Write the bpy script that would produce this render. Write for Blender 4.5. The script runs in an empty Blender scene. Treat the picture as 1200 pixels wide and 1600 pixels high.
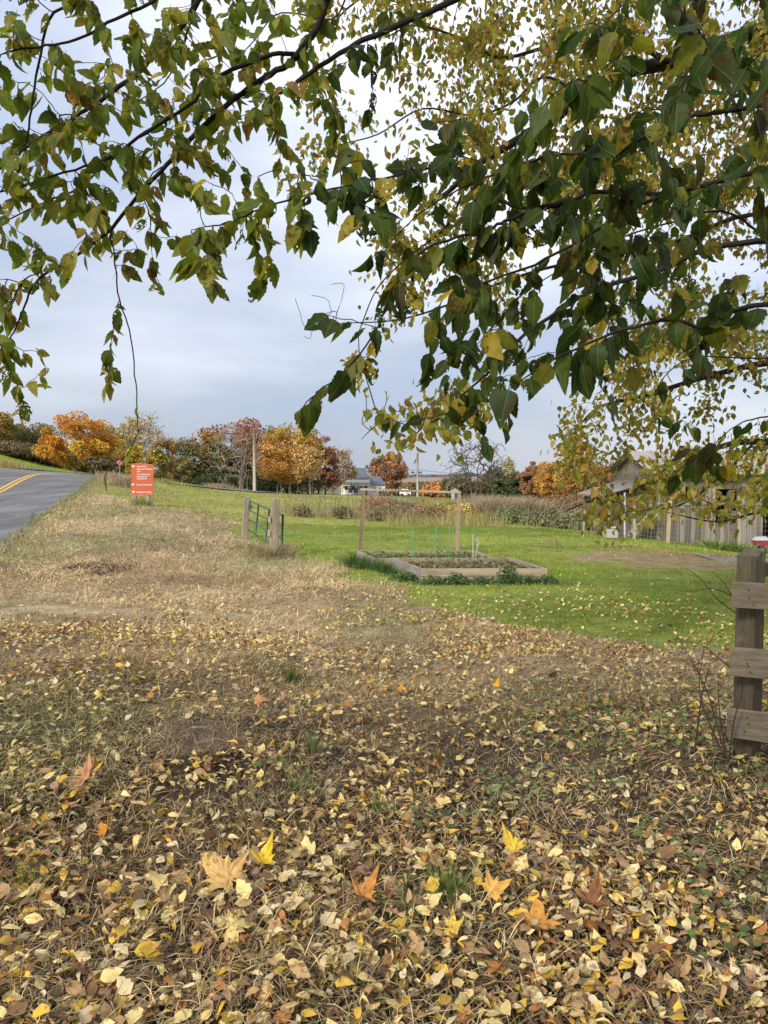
import bpy, math, random
import numpy as np
from mathutils import Matrix, Vector
random.seed(7); rng = np.random.default_rng(7)
S = bpy.context.scene
COL = S.collection
R = math.radians

# ------------------------------------------------------------------ camera
F = 1200.0; CAMZ = 1.6; PITCH = math.atan(0.05)
cam = bpy.data.cameras.new('camera'); camo = bpy.data.objects.new('camera', cam); COL.objects.link(camo)
camo.location = (0, 0, CAMZ); camo.rotation_euler = (math.pi/2 - PITCH, 0, 0)
cam.sensor_fit = 'VERTICAL'; cam.sensor_height = 36; cam.sensor_width = 27; cam.lens = 27
cam.clip_start = 0.05; cam.clip_end = 9000
S.camera = camo
# ------------------------------------------------------------------ world
SUN_EL, SUN_AZ = R(34), R(218)       # azimuth clockwise from +Y: behind the camera, to the left
w = bpy.data.worlds.new('World'); S.world = w; w.use_nodes = True
nt = w.node_tree; nt.nodes.clear()
def WN(t, **k):
    n = nt.nodes.new(t)
    for a, b in k.items(): setattr(n, a, b)
    return n
out = WN('ShaderNodeOutputWorld'); bg = WN('ShaderNodeBackground'); bg.inputs[1].default_value = 0.14
sky = WN('ShaderNodeTexSky', sky_type='NISHITA', sun_disc=False)
sky.sun_elevation = SUN_EL; sky.sun_rotation = SUN_AZ; sky.dust_density = 1.5; sky.ozone_density = 2
tc = WN('ShaderNodeTexCoord')
mp = WN('ShaderNodeMapping'); mp.inputs['Scale'].default_value = (1.0, 1.0, 3.6); mp.inputs['Location'].default_value = (3.1, 0.4, 0.2)
n1 = WN('ShaderNodeTexNoise'); n1.inputs['Scale'].default_value = 1.7; n1.inputs['Detail'].default_value = 7; n1.inputs['Roughness'].default_value = 0.47
n1.inputs['Distortion'].default_value = 0.25
cr = WN('ShaderNodeValToRGB')
cr.color_ramp.elements[0].position = 0.30; cr.color_ramp.elements[0].color = (0.46, 0.555, 0.76, 1)
cr.color_ramp.elements[1].position = 0.72; cr.color_ramp.elements[1].color = (1.02, 1.06, 1.14, 1)
e = cr.color_ramp.elements.new(0.45); e.color = (0.57, 0.63, 0.77, 1)
e = cr.color_ramp.elements.new(0.56); e.color = (0.75, 0.80, 0.92, 1)
# clouds brighten a little with height above the horizon
sep = WN('ShaderNodeSeparateXYZ')
mr = WN('ShaderNodeMapRange'); mr.inputs[1].default_value = 0.0; mr.inputs[2].default_value = 0.55; mr.inputs[3].default_value = 5.0; mr.inputs[4].default_value = 8.2
vm = WN('ShaderNodeVectorMath', operation='SCALE')
mix = WN('ShaderNodeMixRGB'); mix.inputs[0].default_value = 0.86
L = nt.links.new
L(tc.outputs['Generated'], mp.inputs[0]); L(mp.outputs[0], n1.inputs[0]); L(n1.outputs[0], cr.inputs[0])
L(tc.outputs['Generated'], sep.inputs[0]); L(sep.outputs[2], mr.inputs[0])
L(cr.outputs[0], vm.inputs[0]); L(mr.outputs[0], vm.inputs['Scale'])
L(sky.outputs[0], mix.inputs[1]); L(vm.outputs[0], mix.inputs[2]); L(mix.outputs[0], bg.inputs[0]); L(bg.outputs[0], out.inputs[0])
# ------------------------------------------------------------------ sun
sl = bpy.data.lights.new('sun', 'SUN'); sl.energy = 3.4; sl.angle = R(12); sl.color = (1.0, 0.925, 0.80)
so = bpy.data.objects.new('sun', sl); COL.objects.link(so); so.location = (-20, -20, 30)
sd = Vector((math.sin(SUN_AZ)*math.cos(SUN_EL), math.cos(SUN_AZ)*math.cos(SUN_EL), math.sin(SUN_EL)))
so.rotation_euler = sd.to_track_quat('Z', 'Y').to_euler()
S.view_settings.view_transform = 'Standard'; S.view_settings.look = 'None'
S.view_settings.exposure = 0.30; S.view_settings.gamma = 1; S.view_settings.use_curve_mapping = False
S.render.engine = 'CYCLES'
S.cycles.max_bounces = 7; S.cycles.transparent_max_bounces = 10

# ------------------------------------------------------------------ helpers: places
cs, sn = math.cos(PITCH), math.sin(PITCH)
def P(px, py, Y):
    """the point seen at pixel px,py of the 1200x1600 photograph, Y metres ahead"""
    dx = (px-600)/F; dy = (800-py)/F
    t = Y/(cs + dy*sn)
    return np.array([dx*t, Y, CAMZ + t*(dy*cs - sn)])
def smooth(t): return t*t*(3-2*t)
def vnoise(x, y, seed=0):
    x = np.asarray(x, float); y = np.asarray(y, float)
    xi = np.floor(x).astype(np.int64); yi = np.floor(y).astype(np.int64); fx = smooth(x-xi); fy = smooth(y-yi)
    def h(a, b):
        n = (a*374761393 + b*668265263 + seed*1442695041) & 0x7fffffff
        n = ((n ^ (n >> 13))*1274126177) & 0x7fffffff
        return ((n ^ (n >> 16)) & 0xffff)/65535.0
    a = h(xi, yi)*(1-fx)+h(xi+1, yi)*fx; b = h(xi, yi+1)*(1-fx)+h(xi+1, yi+1)*fx
    return a*(1-fy)+b*fy - .5
CP = []
for x, y, z in [(0,0,0),(0,3,0),(-4,0,.02),(4,0,.0),(-3,6,.02),(3,6,-.02),(-6,8,.0),(0,8,-.04),(6,8,-.08),(-6,-10,0),(6,-10,0),(0,-40,-.5),(-40,-40,.5),(40,-40,-1.5),
                (1,13,-.2),(-3,17,-.24),(5,14,-.22),(9,16,-.35),(20,12,-.8),(-16,5,-.1),(-30,5,.3),(-14,20,.3),(-25,25,.9),(-35,35,1.6),
                (60,40,-2.5),(40,20,-1.4),(-70,10,2),(-20,-5,0)]: CP.append((x, y, z))
for px, py, Y in [(0,865,15),(60,820,20.5),(100,785,29),(125,755,42),(150,742,55),(0,770,34),(80,737,54),(222,788,30),(110,775,33),
                  (15,729,62),(60,731,70),(150,740,76),(0,700,72),(270,756,75),(270,770,50),(400,768,105),(300,790,34),(400,805,30),(620,830,24),(800,832,24),(900,834,24),
                  (500,795,42),(500,773,85),(560,774,115),(640,778,120),(700,781,120),(800,781,120),(900,780,115),(1100,780,115),(700,800,42),(900,810,40),
                  (1000,852,20),(1100,851,24),(1200,856,25),(560,776,160),(1250,880,17),(380,768,118),(100,735,95),(250,750,110)]:
    CP.append(tuple(P(px, py, Y)))
for a in range(0, 360, 20):
    c, s = math.cos(R(a)), math.sin(R(a))
    CP += [(300*c, 300*s, -5.5), (650*c, 650*s, -6.5), (1500*c, 1500*s, -2.6), (5000*c, 5000*s, -2.0)]
CP = np.array(CP)
_w = lambda x: np.arcsinh(x/8.0)
CU, CV = _w(CP[:, 0]), _w(CP[:, 1])
def _phi(r2): return np.where(r2 > 1e-12, r2*np.log(r2+1e-12), 0)
NCP = len(CP)
A = np.zeros((NCP+3, NCP+3)); A[:NCP, :NCP] = _phi((CU[:, None]-CU)**2+(CV[:, None]-CV)**2) + np.eye(NCP)*0.02
A[:NCP, NCP] = 1; A[:NCP, NCP+1] = CU; A[:NCP, NCP+2] = CV; A[NCP:, :NCP] = A[:NCP, NCP:].T
W_ = np.linalg.solve(A, np.concatenate([CP[:, 2], [0, 0, 0]]))
MOUNDS = []     # (x, y, radius, height)
def hbase(x, y):
    x = np.atleast_1d(np.asarray(x, float)); y = np.atleast_1d(np.asarray(y, float)); z = np.empty_like(x)
    for i in range(0, len(x), 20000):
        u, v = _w(x[i:i+20000]), _w(y[i:i+20000])
        z[i:i+20000] = _phi((u[:, None]-CU)**2+(v[:, None]-CV)**2) @ W_[:NCP] + W_[NCP] + W_[NCP+1]*u + W_[NCP+2]*v
    return z
RD = np.array([-.3061, .9520]); RN = np.array([-.9520, -.3061])    # the near road: along / leftward across
RE = np.array([-7.5, 15.0])
def road_uv(x, y):
    dx, dy = x-RE[0], y-RE[1]
    return dx*RD[0]+dy*RD[1], dx*RN[0]+dy*RN[1]
def h(x, y):
    x = np.atleast_1d(np.asarray(x, float)); y = np.atleast_1d(np.asarray(y, float))
    z = hbase(x, y)
    near = np.exp(-((np.hypot(x, y)/26.0)**2))
    u, v = road_uv(x, y)
    off = np.clip(-v/1.5, 0, 1)
    z = z + near*off*(0.16*vnoise(x*.55, y*.55, 1) + 0.085*vnoise(x*1.7, y*1.7, 2) + .035*vnoise(x*5, y*5, 3))
    s_ = (x+.1)*.978+(y-2.4)*.208     # a low bank: the verge stands higher than the hollow on its right
    z = z - .075*near*off*np.tanh(s_/.3)*np.clip((11-y)/5, 0, 1)
    for mx, my, mr_, mh in MOUNDS:
        z = z + mh*np.exp(-((x-mx)**2+(y-my)**2)/(mr_*mr_))
    return z
def H(x, y): return float(h(x, y)[0])
def G(px, py):
    """where the ray of a pixel meets the ground"""
    t = np.concatenate([np.linspace(1.5, 12, 500), np.linspace(12, 60, 800), np.geomspace(60, 3000, 600)])
    q = P(px, py, 1.0)
    X = q[0]*t; Z = CAMZ+(q[2]-CAMZ)*t
    d = Z-h(X, t)
    i = int(np.argmax(d < 0)) if (d < 0).any() else len(t)-1
    return np.array([X[i], t[i], H(X[i], t[i])])
g = G(312, 1150); MOUNDS.append((g[0], g[1], .30, .07))
g = G(145, 890); MOUNDS.append((g[0], g[1], .5, .10))
g = G(780, 1190); MOUNDS.append((g[0], g[1], .5, -.07))

# ------------------------------------------------------------------ helpers: objects
def worldloc(o):
    v = Vector((0, 0, 0))
    while o is not None: v = v + o.location; o = o.parent
    return v
def tag(o, label=None, cat=None, group=None, kind=None):
    if label: o['label'] = label
    if cat: o['category'] = cat
    if group: o['group'] = group
    if kind: o['kind'] = kind
    return o
def thing(name, label, cat, loc, group=None):
    o = bpy.data.objects.new(name, None); o.empty_display_size = .2; COL.objects.link(o); o.location = tuple(float(a) for a in loc)
    return tag(o, label, cat, group)
class MB:
    """collects faces; vertices in world space"""
    def __init__(s): s.V = []; s.F = {}; s.C = []; s.U = []; s.n = 0
    def add(s, V, Fs, col=(1, 1, 1), uv=None):
        V = np.asarray(V, float); m = len(V)
        s.V.append(V)
        c = np.asarray(col, float); s.C.append(np.broadcast_to(c, (m, 3)) if c.ndim == 1 else c)
        s.U.append(np.zeros((m, 3)) if uv is None else uv)
        for f in (Fs if isinstance(Fs, list) else [Fs]):
            f = np.asarray(f, np.int64); s.F.setdefault(f.shape[1], []).append(f+s.n)
        s.n += m
        return s
    def box(s, c, size, ax=None, col=(1, 1, 1), taper=0):
        x, y, z = [d/2 for d in size]
        v = np.array([[-x,-y,-z],[x,-y,-z],[x,y,-z],[-x,y,-z],[-x*(1-taper),-y*(1-taper),z],[x*(1-taper),-y*(1-taper),z],[x*(1-taper),y*(1-taper),z],[-x*(1-taper),y*(1-taper),z]])
        if ax is not None: v = v @ np.array(ax)
        return s.add(v+np.array(c), np.array([[0,3,2,1],[4,5,6,7],[0,1,5,4],[1,2,6,5],[2,3,7,6],[3,0,4,7]]), col)
    def tube(s, pts, rad, k=6, col=(1, 1, 1), cap=True):
        pts = np.asarray(pts, float); n = len(pts)
        rad = np.broadcast_to(np.asarray(rad, float), (n,))
        d = np.gradient(pts, axis=0); d /= np.linalg.norm(d, axis=1, keepdims=True)+1e-9
        m = d.mean(0); ref = np.array([0, 0, 1.]) if abs(m[2]) < .75*np.linalg.norm(m)+1e-9 else np.array([1., .1, 0])
        a = np.cross(d, ref); a /= np.linalg.norm(a, axis=1, keepdims=True)+1e-9; b = np.cross(d, a)
        th = np.arange(k)*2*np.pi/k
        ring = pts[:, None]+rad[:, None, None]*(a[:, None]*np.cos(th)[None, :, None]+b[:, None]*np.sin(th)[None, :, None])
        V = ring.reshape(-1, 3); i = np.arange(n-1)[:, None]*k; j = np.arange(k)[None]; j2 = (j+1) % k
        Fq = np.stack([i+j, i+j2, i+k+j2, i+k+j], -1).reshape(-1, 4)
        c = np.asarray(col, float)
        if c.ndim == 2: c = np.repeat(c, k, 0)
        s.add(V, Fq, c)
        if cap and k <= 12:
            s.F.setdefault(k, []).append((s.n-n*k+np.arange(k)[None]))
            s.F.setdefault(k, []).append((s.n-k+np.arange(k)[::-1][None]))
        return s
    def mesh(s, name, off=(0, 0, 0), smooth_=False):
        V = np.concatenate(s.V)-np.array(off); me = bpy.data.meshes.new(name)
        me.vertices.add(len(V)); me.vertices.foreach_set('co', V.astype(np.float32).ravel())
        loops = []; starts = []; pos = 0
        for k, L_ in s.F.items():
            f = np.concatenate(L_); loops.append(f.ravel()); starts.append(pos+np.arange(len(f))*k); pos += f.size
        loops = np.concatenate(loops); starts = np.concatenate(starts)
        me.loops.add(len(loops)); me.loops.foreach_set('vertex_index', loops.astype(np.int32))
        me.polygons.add(len(starts)); me.polygons.foreach_set('loop_start', starts.astype(np.int32))
        me.polygons.foreach_set('use_smooth', np.full(len(starts), bool(smooth_)))
        C = np.concatenate(s.C); C4 = np.ones((len(C), 4), np.float32); C4[:, :3] = C
        a = me.attributes.new('Col', 'FLOAT_COLOR', 'POINT'); a.data.foreach_set('color', C4.ravel())
        a = me.attributes.new('luv', 'FLOAT_VECTOR', 'POINT'); a.data.foreach_set('vector', np.concatenate(s.U).astype(np.float32).ravel())
        me.update(calc_edges=True)
        return me
    def obj(s, name, mat, parent=None, smooth_=False, bevel=0):
        off = worldloc(parent) if parent else Vector((0, 0, 0))
        me = s.mesh(name, off, smooth_); me.materials.append(mat)
        o = bpy.data.objects.new(name, me); COL.objects.link(o)
        if parent: o.parent = parent
        if bevel:
            b = o.modifiers.new('bevel', 'BEVEL'); b.width = bevel; b.segments = 2
        return o
    def solo(s, name, mat, label, cat, base, group=None, smooth_=False):
        me = s.mesh(name, base, smooth_); me.materials.append(mat)
        o = bpy.data.objects.new(name, me); COL.objects.link(o); o.location = tuple(float(a) for a in base)
        return tag(o, label, cat, group)

# ------------------------------------------------------------------ materials
def mat(name): 
    m = bpy.data.materials.new(name); m.use_nodes = True; m.node_tree.nodes.clear(); return m
class N:
    def __init__(s, m): s.t = m.node_tree
    def __call__(s, t, ins=None, **k):
        n = s.t.nodes.new(t)
        for a, b in k.items(): setattr(n, a, b)
        for i, v in (ins or {}).items():
            if isinstance(v, bpy.types.NodeSocket): s.t.links.new(v, n.inputs[i])
            else: n.inputs[i].default_value = v
        return n
def ramp(g, fac, stops):
    r = g('ShaderNodeValToRGB', {0: fac}); e = r.color_ramp.elements
    while len(e) > 1: e.remove(e[0])
    e[0].position = stops[0][0]; e[0].color = (*stops[0][1], 1) if len(stops[0][1]) == 3 else stops[0][1]
    for p, c in stops[1:]:
        q = e.new(p); q.color = (*c, 1)
    return r.outputs[0]
def leaf_mat(name, trans=.35, spots=.6, holes=False, rough=.5, size=40, spec=.16):
    m = mat(name); g = N(m)
    col = g('ShaderNodeAttribute', attribute_name='Col').outputs[0]
    uv = g('ShaderNodeAttribute', attribute_name='luv').outputs[1]
    geo = g('ShaderNodeNewGeometry').outputs['Position']
    pos = g('ShaderNodeVectorMath', {0: geo, 1: (0, 0, 0)}, operation='ADD').outputs[0]
    sp = g('ShaderNodeSeparateXYZ', {0: uv})
    n1 = g('ShaderNodeTexNoise', {'Vector': pos, 'Scale': size, 'Detail': 3}).outputs[0]
    mott = ramp(g, n1, [(.3, (.62, .62, .6)), (.6, (1.08, 1.08, 1.05))])
    c = g('ShaderNodeMixRGB', {0: .8, 1: col, 2: mott}, blend_type='MULTIPLY').outputs[0]
    if spots:
        n2 = g('ShaderNodeTexNoise', {'Vector': pos, 'Scale': size*2.2, 'Detail': 2}).outputs[0]
        n3 = g('ShaderNodeTexNoise', {'Vector': pos, 'Scale': size*.25, 'Detail': 1}).outputs[0]
        s_ = g('ShaderNodeMath', {0: n2, 1: n3}, operation='MULTIPLY').outputs[0]
        s_ = g('ShaderNodeMath', {0: s_, 1: g('ShaderNodeMath', {0: g('ShaderNodeMath', {0: g('ShaderNodeMath', {0: sp.outputs[0]}, operation='ABSOLUTE').outputs[0], 1: 3.0}, operation='POWER').outputs[0], 1: .07}, operation='MULTIPLY').outputs[0]}, operation='ADD').outputs[0]
        sf = ramp(g, s_, [(.33, (0, 0, 0)), (.36, (1, 1, 1))])
        sf = g('ShaderNodeMath', {0: sf, 1: spots}, operation='MULTIPLY').outputs[0]
        c = g('ShaderNodeMixRGB', {0: sf, 1: c, 2: (.075, .035, .015, 1)}).outputs[0]
    # midrib and side veins from the leaf's own coordinates
    ax = g('ShaderNodeMath', {0: sp.outputs[0]}, operation='ABSOLUTE').outputs[0]
    rib = g('ShaderNodeMath', {0: ax, 1: .045}, operation='LESS_THAN').outputs[0]
    dv = g('ShaderNodeMath', {0: sp.outputs[1], 1: g('ShaderNodeMath', {0: ax, 1: .35}, operation='MULTIPLY').outputs[0]}, operation='SUBTRACT').outputs[0]
    wv = g('ShaderNodeMath', {0: g('ShaderNodeMath', {0: dv, 1: 9.0}, operation='MULTIPLY').outputs[0]}, operation='FRACT').outputs[0]
    vein = g('ShaderNodeMath', {0: wv, 1: .10}, operation='LESS_THAN').outputs[0]
    vv = g('ShaderNodeMath', {0: g('ShaderNodeMath', {0: vein, 1: .35}, operation='MULTIPLY').outputs[0], 1: rib}, operation='MAXIMUM').outputs[0]
    lit = g('ShaderNodeMixRGB', {0: .5, 1: c, 2: (.55, .5, .25, 1)}).outputs[0]
    c = g('ShaderNodeMixRGB', {0: g('ShaderNodeMath', {0: vv, 1: .28}, operation='MULTIPLY').outputs[0], 1: c, 2: lit}).outputs[0]
    bp = g('ShaderNodeBump', {'Strength': .35, 'Distance': .003, 'Height': g('ShaderNodeMath', {0: wv, 1: n1}, operation='ADD').outputs[0]}).outputs[0]
    b = g('ShaderNodeBsdfPrincipled', {'Base Color': c, 'Roughness': rough, 'Specular IOR Level': spec, 'Normal': bp}).outputs[0]
    ct = g('ShaderNodeMixRGB', {0: 1, 1: c, 2: (1.5, 1.45, .75, 1)}, blend_type='MULTIPLY').outputs[0]
    tr = g('ShaderNodeBsdfTranslucent', {'Color': ct}).outputs[0]
    s = g('ShaderNodeMixShader', {0: trans, 1: b, 2: tr}).outputs[0]
    if holes:
        nh = g('ShaderNodeTexNoise', {'Vector': pos, 'Scale': 95, 'Detail': 1}).outputs[0]
        nh2 = g('ShaderNodeTexNoise', {'Vector': pos, 'Scale': 9, 'Detail': 0}).outputs[0]
        q = g('ShaderNodeMath', {0: nh, 1: nh2}, operation='MULTIPLY').outputs[0]
        q = g('ShaderNodeMath', {0: q, 1: .435}, operation='GREATER_THAN').outputs[0]
        s = g('ShaderNodeMixShader', {0: q, 1: s, 2: g('ShaderNodeBsdfTransparent').outputs[0]}).outputs[0]
    g('ShaderNodeOutputMaterial', {0: s})
    return m
def simple_mat(name, rough=.8, noise=12, amt=.35, spec=.25, bump=.2, bdist=.01, metal=0, trans=0, stretch=(1, 1, 1), stain=None, cracks=False):
    """colour from the mesh's Col attribute, broken up by noise"""
    m = mat(name); g = N(m)
    col = g('ShaderNodeAttribute', attribute_name='Col').outputs[0]
    pos = g('ShaderNodeMapping', {0: g('ShaderNodeNewGeometry').outputs['Position'], 'Scale': stretch}).outputs[0]
    n1 = g('ShaderNodeTexNoise', {'Vector': pos, 'Scale': noise, 'Detail': 6, 'Roughness': .6}).outputs[0]
    mo = ramp(g, n1, [(.25, (1-amt,)*3), (.75, (1+amt,)*3)])
    c = g('ShaderNodeMixRGB', {0: 1, 1: col, 2: mo}, blend_type='MULTIPLY').outputs[0]
    if stain:
        n2 = g('ShaderNodeTexNoise', {'Vector': pos, 'Scale': noise*.23, 'Detail': 4}).outputs[0]
        c = g('ShaderNodeMixRGB', {0: ramp(g, n2, [(.48, (0, 0, 0)), (.66, (.8, .8, .8))]), 1: c, 2: (*stain, 1)}).outputs[0]
    if cracks:
        n4 = g('ShaderNodeTexNoise', {'Vector': pos, 'Scale': noise*4.5, 'Detail': 5, 'Roughness': .68}).outputs[0]
        ck = ramp(g, n4, [(.29, (.3, .26, .22)), (.37, (.92, .92, .92)), (.5, (1, 1, 1)), (.68, (1.3, 1.28, 1.22))])
        c = g('ShaderNodeMixRGB', {0: 1, 1: c, 2: ck}, blend_type='MULTIPLY').outputs[0]
        n5 = g('ShaderNodeTexNoise', {'Vector': g('ShaderNodeNewGeometry').outputs['Position'], 'Scale': 14, 'Detail': 5}).outputs[0]
        c = g('ShaderNodeMixRGB', {0: ramp(g, n5, [(.60, (0, 0, 0)), (.70, (.5, .5, .5))]), 1: c, 2: (.16, .18, .10, 1)}).outputs[0]
        n1 = g('ShaderNodeMath', {0: n1, 1: g('ShaderNodeMath', {0: n4, 1: .7}, operation='MULTIPLY').outputs[0]}, operation='ADD').outputs[0]
    bp = g('ShaderNodeBump', {'Strength': bump, 'Distance': bdist, 'Height': n1}).outputs[0]
    s = g('ShaderNodeBsdfPrincipled', {'Base Color': c, 'Roughness': rough, 'Specular IOR Level': spec, 'Metallic': metal, 'Normal': bp}).outputs[0]
    if trans:
        s = g('ShaderNodeMixShader', {0: trans, 1: s, 2: g('ShaderNodeBsdfTranslucent', {'Color': c}).outputs[0]}).outputs[0]
    g('ShaderNodeOutputMaterial', {0: s})
    return m
def glass_mat():
    m = mat('window_glass'); g = N(m)
    g('ShaderNodeOutputMaterial', {0: g('ShaderNodeBsdfPrincipled', {'Base Color': (.03, .035, .04, 1), 'Roughness': .08, 'Specular IOR Level': .8}).outputs[0]})
    return m
M_leaf = leaf_mat('tree_leaf_near', .50, .75, True, .48)
M_leafs = leaf_mat('tree_leaf_small', .45, .5, False, .5, 25)
M_fallen = leaf_mat('fallen_leaf', .12, .55, False, .62, 30, .22)
M_crown = simple_mat('far_foliage', .75, 1.5, .30, .15, 0, trans=.25)
M_bark = simple_mat('dark_bark', .9, 45, .45, .15, .6, .01)
M_barkfar = simple_mat('far_bark', .9, 6, .3, .1, 0)
M_blade = simple_mat('grass_blade', .6, 3, .25, .2, 0, trans=.3)
M_straw = simple_mat('straw', .7, 6, .25, .2, 0, trans=.12)
M_wood = simple_mat('weathered_wood', .85, 26, .38, .15, .8, .006, stretch=(1, 1, .09), stain=(.10, .075, .05), cracks=True)
M_woodx = simple_mat('weathered_wood_rail', .85, 26, .40, .15, .9, .006, stretch=(.07, .3, 1.4), stain=(.13, .10, .07), cracks=True)
M_paint = simple_mat('painted_surface', .55, 8, .08, .3, .05)
M_metal = simple_mat('green_painted_steel', .45, 30, .25, .4, .2)
M_roof = simple_mat('roofing', .9, 4, .10, .1, 0)
M_glass = glass_mat()
def ground_mat():
    m = mat('earth_and_turf'); g = N(m)
    col = g('ShaderNodeAttribute', attribute_name='Col').outputs[0]
    pos = g('ShaderNodeNewGeometry').outputs['Position']
    n1 = g('ShaderNodeTexNoise', {'Vector': pos, 'Scale': 3.5, 'Detail': 9, 'Roughness': .7}).outputs[0]
    n2 = g('ShaderNodeTexNoise', {'Vector': pos, 'Scale': .12, 'Detail': 5}).outputs[0]
    n3 = g('ShaderNodeTexNoise', {'Vector': pos, 'Scale': 55, 'Detail': 4, 'Roughness': .7}).outputs[0]
    c = g('ShaderNodeMixRGB', {0: 1, 1: col, 2: ramp(g, n1, [(.3, (.6, .6, .6)), (.7, (1.35, 1.35, 1.35))])}, blend_type='MULTIPLY').outputs[0]
    c = g('ShaderNodeMixRGB', {0: 1, 1: c, 2: ramp(g, n2, [(.35, (.85, .82, .8)), (.65, (1.12, 1.12, 1.1))])}, blend_type='MULTIPLY').outputs[0]
    c = g('ShaderNodeMixRGB', {0: 1, 1: c, 2: ramp(g, n3, [(.3, (.6, .6, .6)), (.7, (1.3, 1.3, 1.3))])}, blend_type='MULTIPLY').outputs[0]
    bp = g('ShaderNodeBump', {'Strength': 1, 'Distance': .02, 'Height': n3}).outputs[0]
    g('ShaderNodeOutputMaterial', {0: g('ShaderNodeBsdfPrincipled', {'Base Color': c, 'Roughness': .95, 'Specular IOR Level': .1, 'Normal': bp}).outputs[0]})
    return m
M_ground = ground_mat()
def road_mat():
    m = mat('asphalt'); g = N(m)
    pos = g('ShaderNodeNewGeometry').outputs['Position']
    n3 = g('ShaderNodeTexNoise', {'Vector': pos, 'Scale': 60, 'Detail': 4, 'Roughness': .7}).outputs[0]
    mp = g('ShaderNodeMapping', {0: pos, 'Rotation': (0, 0, -math.atan2(.3061, .952)), 'Scale': (.9, .12, 1)}).outputs[0]
    n1 = g('ShaderNodeTexNoise', {'Vector': mp, 'Scale': 1.6, 'Detail': 6}).outputs[0]
    c = ramp(g, n1, [(.3, (.095, .092, .088)), (.52, (.155, .150, .143)), (.7, (.23, .222, .205))])
    c = g('ShaderNodeMixRGB', {0: 1, 1: c, 2: ramp(g, n3, [(.3, (.75, .75, .75)), (.7, (1.2, 1.2, 1.2))])}, blend_type='MULTIPLY').outputs[0]
    v = g('ShaderNodeTexVoronoi', {'Vector': g('ShaderNodeMapping', {0: pos, 'Scale': (1, .35, 1)}).outputs[0], 'Scale': .5, 'Randomness': 1}, feature='DISTANCE_TO_EDGE').outputs[0]
    c = g('ShaderNodeMixRGB', {0: ramp(g, v, [(.004, (.55, .55, .55)), (.014, (0, 0, 0))]), 1: c, 2: (.05, .05, .052, 1)}).outputs[0]
    bp = g('ShaderNodeBump', {'Strength': .4, 'Distance': .01, 'Height': n3}).outputs[0]
    g('ShaderNodeOutputMaterial', {0: g('ShaderNodeBsdfPrincipled', {'Base Color': c, 'Roughness': .8, 'Specular IOR Level': .3, 'Normal': bp}).outputs[0]})
    return m
M_road = road_mat()

# ------------------------------------------------------------------ ground
LP = [(60,741),(128,748),(150,765),(215,792),(300,800),(372,818),(385,836),(450,852),(452,872),(530,886),(565,912),(640,938),(740,963),(860,988),(1000,1012),(1140,1042),(1190,1075)]
lawn_poly = np.array([G(*p)[:2] for p in LP[1:]] + [(9, 4.5), (60, 4), (400, 60), (400, 900), (-300, 900), (-60, 95)])
def inpoly(x, y, poly):
    r = np.zeros(len(x), bool); n = len(poly)
    for i in range(n):
        x1, y1 = poly[i]; x2, y2 = poly[(i+1) % n]
        if y1 == y2: continue
        c = ((y1 > y) != (y2 > y)) & (x < (x2-x1)*(y-y1)/(y2-y1)+x1)
        r ^= c
    return r
def lawn(x, y):
    s = .5+np.hypot(x, y)*.02
    return inpoly(x+s*vnoise(x*1.3, y*1.3, 11)*1.2, y+s*vnoise(x*1.3, y*1.3, 12)*1.8, lawn_poly)
def bare(x, y):
    return (((x-BARE[0])/2.6)**2+((y-BARE[1])/1.7)**2 + 1.3*vnoise(x*1.6, y*1.6, 23)) < 1
BARE = G(1075, 872)
def cover(x, y):
    """base colour of the earth by what grows on it"""
    d = np.hypot(x, y); n = len(x)
    tan = np.array([.45, .36, .22]); dirt = np.array([.078, .057, .037]); green = np.array([.155, .215, .034]); olive = np.array([.17, .19, .06])
    t = np.clip((d-4.5)/4, 0, 1)[:, None]
    c = dirt*(1-t)+tan*t
    k = np.clip(vnoise(x*.8, y*.8, 5)*2.2+.25, 0, 1)[:, None]; c = c*(1-.45*k)+dirt*.45*k
    rv = road_uv(x, y)[1] > 6.6; c[rv] = (np.array([.20, .22, .07])*(1-.5*k)+np.array([.30, .25, .12])*.5*k)[rv]
    ln = lawn(x, y); c[ln] = green; gk = np.clip(vnoise(x*.35, y*.6, 21)*1.8+.9*vnoise(x*2, y*2, 22)+.4, 0, 1)[:, None]; c[ln] = (c*(1-gk)+np.array([.24, .27, .06])*gk)[ln]; br_ = ln & bare(x, y); c[br_] = (.30, .23, .12)
    # the field past the lawn: rougher and yellower in streaks
    fk = ln & (y > 27); kk = np.clip(vnoise(x*.10, y*.05, 6)*2+.45, 0, 1)[:, None]
    gg = np.array([.24, .32, .05])*(1-kk)+np.array([.33, .31, .09])*kk
    c[fk] = gg[fk]
    f2 = ln & (y > 135) & (y < 600); c[f2] = olive
    # reaped fields on the far rise
    far = y >= 430; q = vnoise(x*.003+3, y*.010, 8)
    fc = np.where((q > 0.02)[:, None], np.array([.36, .245, .185]), np.array([.27, .215, .17])); fc[q < -.18] = (.17, .17, .15)
    c[far] = fc[far]
    return c
NX = 440
sx = np.linspace(-1, 1, NX); gx = .9*np.sinh(sx*9.1)
sy = np.linspace(-1, 1, NX+60); gy = 3.0+.9*np.sinh(sy*9.1)
gx, gy = [a[(np.abs(a) < 6500)] for a in (gx, gy)]
XX, YY = np.meshgrid(gx, gy); x, y = XX.ravel(), YY.ravel()
z = h(x, y)
u_, v_ = road_uv(x, y)
inr = (v_ > .35) & (v_ < 6.4) & (u_ > -60) & (u_ < 46); z = np.where(inr, z-.05, z)
b = MB(); nx = len(gx); ny = len(gy)
i = np.arange(ny-1)[:, None]*nx; j = np.arange(nx-1)[None]
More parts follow.
